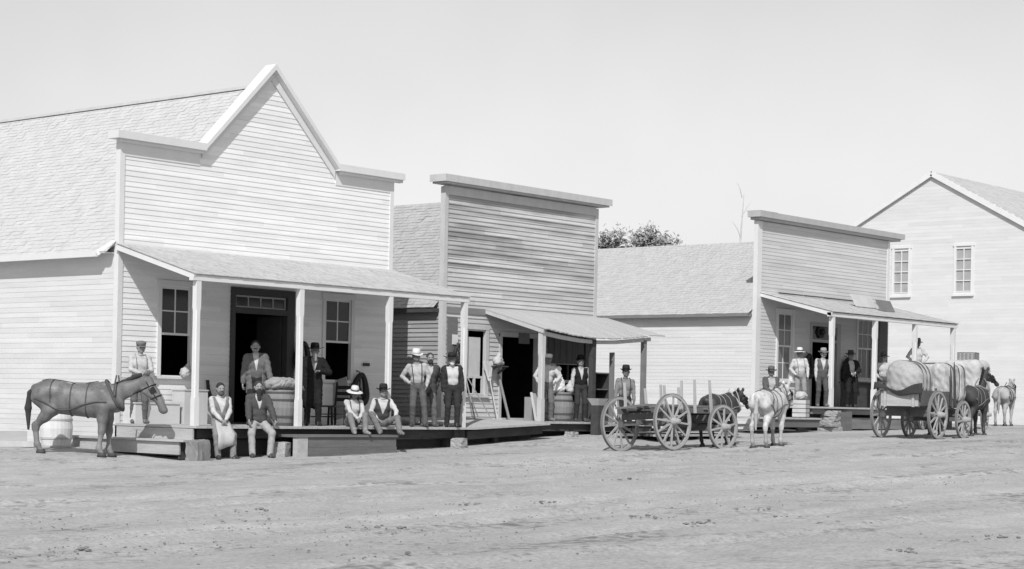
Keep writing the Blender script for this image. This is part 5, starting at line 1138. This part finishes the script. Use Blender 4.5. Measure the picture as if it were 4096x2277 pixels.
# chairs on the big porch
def chair(label, loc, rz):
    s = empty('chair', loc, rad(rz), label, 'chair', 'chairs on the big porch'); m = mat('dark_chair', .025, var=.2)
    b = MB(); b.box(-.22, .22, -.21, .21, .42, .46); b.build('seat', m, s)
    for x, y in ((.2, .19), (.2, -.19)): b = MB(); b.bar((x + .02, y * 1.05, 0), (x, y, .43), .04, .04); b.build('leg', m, s)
    for y in (.19, -.19): b = MB(); b.bar((-.24, y * 1.05, 0), (-.2, y, .44), .04, .04); b.bar((-.2, y, .44), (-.3, y, 1.0), .04, .035); b.build('leg', m, s)
    b = MB()
    for z in (.6, .74, .88): b.bar((-.21 - .1 * (z - .44) / .56, -.19, z), (-.21 - .1 * (z - .44) / .56, .19, z), .02, .085)
    b.build('backrest', m, s); b = MB()
    for y in (.19, -.19): b.bar((.2, y, .2), (-.21, y, .2), .025, .025)
    b.bar((.21, -.19, .26), (.21, .19, .26), .025, .025); b.build('stretcher', m, s)
chair('dark slat-back chair behind the old man in the black coat', (30.0, 31.2, D1), 265)
chair('dark slat-back chair turned aside under the right front window', (30.75, 31.3, D1), 205)
leaner('loose_board', 'pale board leaning behind the two chairs under the right window', 'board', [((31.55, 32.0, -.4), (31.55, 32.22, .5), .62, .03)], mat('pale_panel', .34, var=.15), (31.5, 32.1, -.4))
def horse_collar(label, loc, rz=0, s=1.0):
    R = empty('horse_collar', loc, rad(rz), label, 'horse collar', 'dark horse collars hung on the store walls')
    pts = [(.21 * s * math.sin(t) * (1 - .25 * math.cos(t)), -.09 - .02 * math.cos(2 * t), .36 * s * math.cos(t)) for t in [2 * math.pi * k / 24 for k in range(25)]]
    b = MB(); b.tube(pts, [.085 * s * (1 - .25 * math.cos(2 * math.pi * k / 24)) for k in range(25)], 10, False); b.build('padding', M_leather, R, True)
    b = MB(); b.tube([(0, -.05, .42 * s), (0, .05, .46 * s)], .02, 6); b.build('hook', M_iron, R)
    b = MB(); b.tube([(-.05, -.12, .34 * s), (-.1, -.16, .05), (.0, -.17, -.28 * s), (.09, -.16, .05), (.05, -.12, .34 * s)], .022, 6); b.build('strap', M_leather, R)
horse_collar('dark horse collar hung right of the right window of the gabled store', (32.32, YF - .06, .3), 0, .95)
horse_collar('large dark horse collar hung on the wall behind the old bearded man', (30.4, YF - .06, 1.02), 0, .85)
horse_collar('dark horse collar hung at the left corner of the unpainted store', (35.82, YF - .07, 1.28), 0, .6)
horse_collar('dark horse collar hung left of the doorway of the far store', (52.78, YF - .06, 1.45), 0, .95)
horse_collar('dark horse collar hung behind the man in the black suit', (55.25, YF - .06, 1.35), 0, 1.1)
leaner('hung_harness', 'dark strip of harness hung on the wall between the left window and the doorway', 'harness', [((27.62, YF - .06, .18), (27.72, YF - .06, -.02), .1, .05), ((27.6, YF - .06, .4), (27.64, YF - .06, .16), .07, .04)], M_leather, (27.65, YF - .06, .1))
sack('dark gourd-shaped pouch hanging below the strip of harness', (27.74, YF - .14, -.16), .2, .09, .16, M_leather, 0, False, 11, 'pouch')
b = MB((31.95, YF - .06, .75)); b.box(32.5, 32.7, YF - .07, YF - .03, .86, .93); p = b.build('mail_slot', M_dark); p.location = (31.95, YF - .06, .75); tag(p, 'small dark plate on the boards above the right-hand horse collar', 'plate')
b = MB((35.6, YF - .05, 1.5)); b.box(35.5, 35.86, YF - .06, YF - .03, 1.0, 2.2); b.build('x', M_wood).name = 'wall_panel'
p = bpy.data.objects['wall_panel']; p.location = (35.6, YF - .05, 1.5); tag(p, 'plain upright board panel on the wall left of the pale-blind window', 'board')
b = MB((35.85, YF - .08, 1.5)); b.box(35.66, 35.86, YF - .09, YF - .065, 1.5, 1.75); p = b.build('paper_notice', mat('paper', .62, var=.06)); p.location = (35.85, YF - .08, 1.5); tag(p, 'small white paper notice tacked on the board panel above the horse collar', 'notice')
# boxes under the left window
s = empty('wooden_box', (26.1, 32.05, D1), 0, 'long pale wooden box on the porch floor under the left window', 'box')
b = MB(); b.box(-.85, .35, -.22, .2, 0, .42); b.build('sides', mat('pale_box', .6, var=.08, scale=(1, 6, 6)), s); b = MB(); b.box(-.87, .37, -.24, .22, .423, .45); b.build('lid', mat('pale_box', .6), s)
s = empty('wooden_box', (26.85, 32.0, D1), 0, 'upright pale box standing right of the long one, behind the corner post', 'box')
b = MB(); b.box(-.3, .35, -.2, .22, 0, .72); b.build('sides', mat('pale_box2', .52, var=.1, scale=(6, 6, 1)), s); b = MB(); b.box(-.32, .37, -.22, .24, .723, .75); b.build('lid', mat('pale_box2', .52), s)
# blocks and stones by the big porch
def stone(name, label, cat, loc, sx, sy, sz, m, seed, rz=0):
    import bmesh as _b
    bm = _b.new(); _b.ops.create_cube(bm, size=1); _b.ops.subdivide_edges(bm, edges=bm.edges[:], cuts=5, use_grid_fill=True); r = random.Random(seed)
    ph = [r.random() * 6 for _ in range(6)]
    for v in bm.verts:
        c = v.co; k = 1 - .16 * max(0, (c.length - .55)); v.co = Vector((c.x * sx * k, c.y * sy * k, c.z * sz * k))
        v.co += Vector((math.sin(c.y * 5 + ph[0]) * .06 * sx + math.sin(c.z * 9 + ph[3]) * .02, math.sin(c.z * 5 + ph[1]) * .06 * sy, math.sin(c.x * 5 + ph[2]) * .06 * sz)) + Vector((r.random() - .5, r.random() - .5, r.random() - .5)) * .022
    me = bpy.data.meshes.new(name); bm.to_mesh(me); bm.free(); me.materials.append(m); o = bpy.data.objects.new(name, me); COL.objects.link(o); o.location = loc; o.rotation_euler = (0, 0, rz); return tag(o, label, cat)
stone('stump', 'rough pale tree stump standing at the left corner of the big porch', 'stump', (24.93, 29.42, gz(24.95, 29.4) + .18), .42, .34, .46, mat('stump_wood', .22, var=.25, scale=(6, 6, 1.5), bump=.6), 2, .2)
stone('stone_block', 'squared stone block between the sitting bearded man and the front step', 'stone', (27.32, 29.6, gz(27.3, 29.6) + .14), .4, .36, .38, M_stone, 5, .5)
stone('rock', 'pale lump of stone on the ground below the corner post by the gap', 'stone', (33.0, 29.6, gz(33, 29.6) + .08), .36, .3, .26, M_stone, 8, .3)
stone('rock', 'low flat stone on the ground under the edge of the sagging porch', 'stone', (37.6, 29.9, gz(37.6, 29.9) + .05), .3, .25, .16, M_stone, 14, .1)
zz = gz(50.1, 29.75) - .05
for i, (sx, sz, lb) in enumerate(((.62, .2, 'bottom'), (.68, .2, 'second'), (.56, .18, 'third'), (.5, .16, 'topmost'))):
    stone('pier_stone', 'rough flat stone, %s of the four stacked under the far porch edge' % lb, 'stone', (50.08 + .04 * (-1) ** i, 29.74, zz + sz / 2), sx, .5, sz * .96, M_stone, 30 + i, .1 * i)['group'] = 'stacked stones under the far porch'
    zz += sz * .92
b = MB((50.75, 29.62, -.35)); b.box(50.42, 50.75, 29.58, 29.64, -.72, -.02, .004); b.box(50.757, 51.05, 29.57, 29.63, -.72, -.01, .004); p = b.build('leaning_boards', M_wood); p.location = (50.75, 29.62, -.35); tag(p, 'grey plank panel leaning on the porch edge beside the stacked stones', 'board')
# white cloth on a bench near the straw-hatted man, counter beside the dark-suited man
s = empty('pale_crate', (48.45, 29.8, -.215), rad(20), 'pale slatted crate with a white sack on it, standing behind the white horse', 'crate')
for k in range(4): b = MB(); z = .02 + k * .13; b.box(-.27, .27, -.2, -.18, z, z + .11); b.box(-.27, .27, .18, .2, z, z + .11); b.box(-.29, -.27, -.2, .2, z, z + .11); b.box(.27, .29, -.2, .2, z, z + .11); b.build('slat', mat('crate_slats', .5, var=.15), s)
b = MB(); b.box(-.26, .26, -.17, .17, .02, .5); b.build('filling', M_sack, s)
sack('white sack slumped on top of the pale crate', (48.45, 29.8, .30), .5, .16, .26, M_cloth2, .3, seed=6)
b = MB((54.2, 31.2, D3)); b.box(53.6, 55.4, 31.0, 31.5, D3, D3 + .78); b.box(53.55, 55.45, 30.95, 31.55, D3 + .785, D3 + .83); p = b.build('counter', M_dark); p.location = (54.2, 31.2, D3); tag(p, 'long dark counter on the far porch behind the man in the black suit', 'counter')
R_ = empty('hung_hat', (53.75, YF - .02, 2.58), 0, 'round dark hat hanging on the transom over the far doorway', 'hat'); o = hat_mesh('wide').build('felt', M_leather, R_, True); o.rotation_euler = (rad(90), 0, 0)
# left edge of the picture
lx, ly = 23.4, 34.2
s = empty('log', (22.95, 34.75, gz(23, 34.7) + .42), 0, 'pale log leaning on the wall at the left edge with its shade-darkened cut end forward', 'log')
b = MB(); b.tube([(-.05, -.1, 0), (.3, .55, .3)], [.15, .13], 14); b.build('bark', M_trim2, s); b = MB(); b.lathe((0, 0, 0), [(.155, -.0), (.15, .06), (.01, .07)], 14); e = b.build('cut_end', M_leather, s); e.location = (-.05, -.1, 0); e.rotation_euler = Vector((-.35, -.65, -.3)).to_track_quat('Z', 'Y').to_euler()  # cut end coloured near black to stand for its shade
s = empty('timber_stack', (23.4, 34.6, gz(23.4, 34.6)), 0, 'low stack of pale timbers on the ground at the left edge, behind the mule', 'timber')
for k in range(3): b = MB(); b.box(-.75, .75, -.5 + .34 * k, -.2 + .34 * k, 0, .3 - .02 * k, .01); b.build('timber', mat('pale_timber', .55, var=.12, scale=(1, 6, 6)), s)
b = MB((23.2, 33.4, -1.05)); b.bar((22.6, 34.1, gz(22.6, 34.1) + .05), (23.75, 33.3, gz(23.75, 33.3) + .07), .16, .12); p = b.build('beam', M_trim2); p.location = (23.2, 33.4, -1.05); tag(p, 'grey squared beam lying on the ground left of the mule', 'beam')
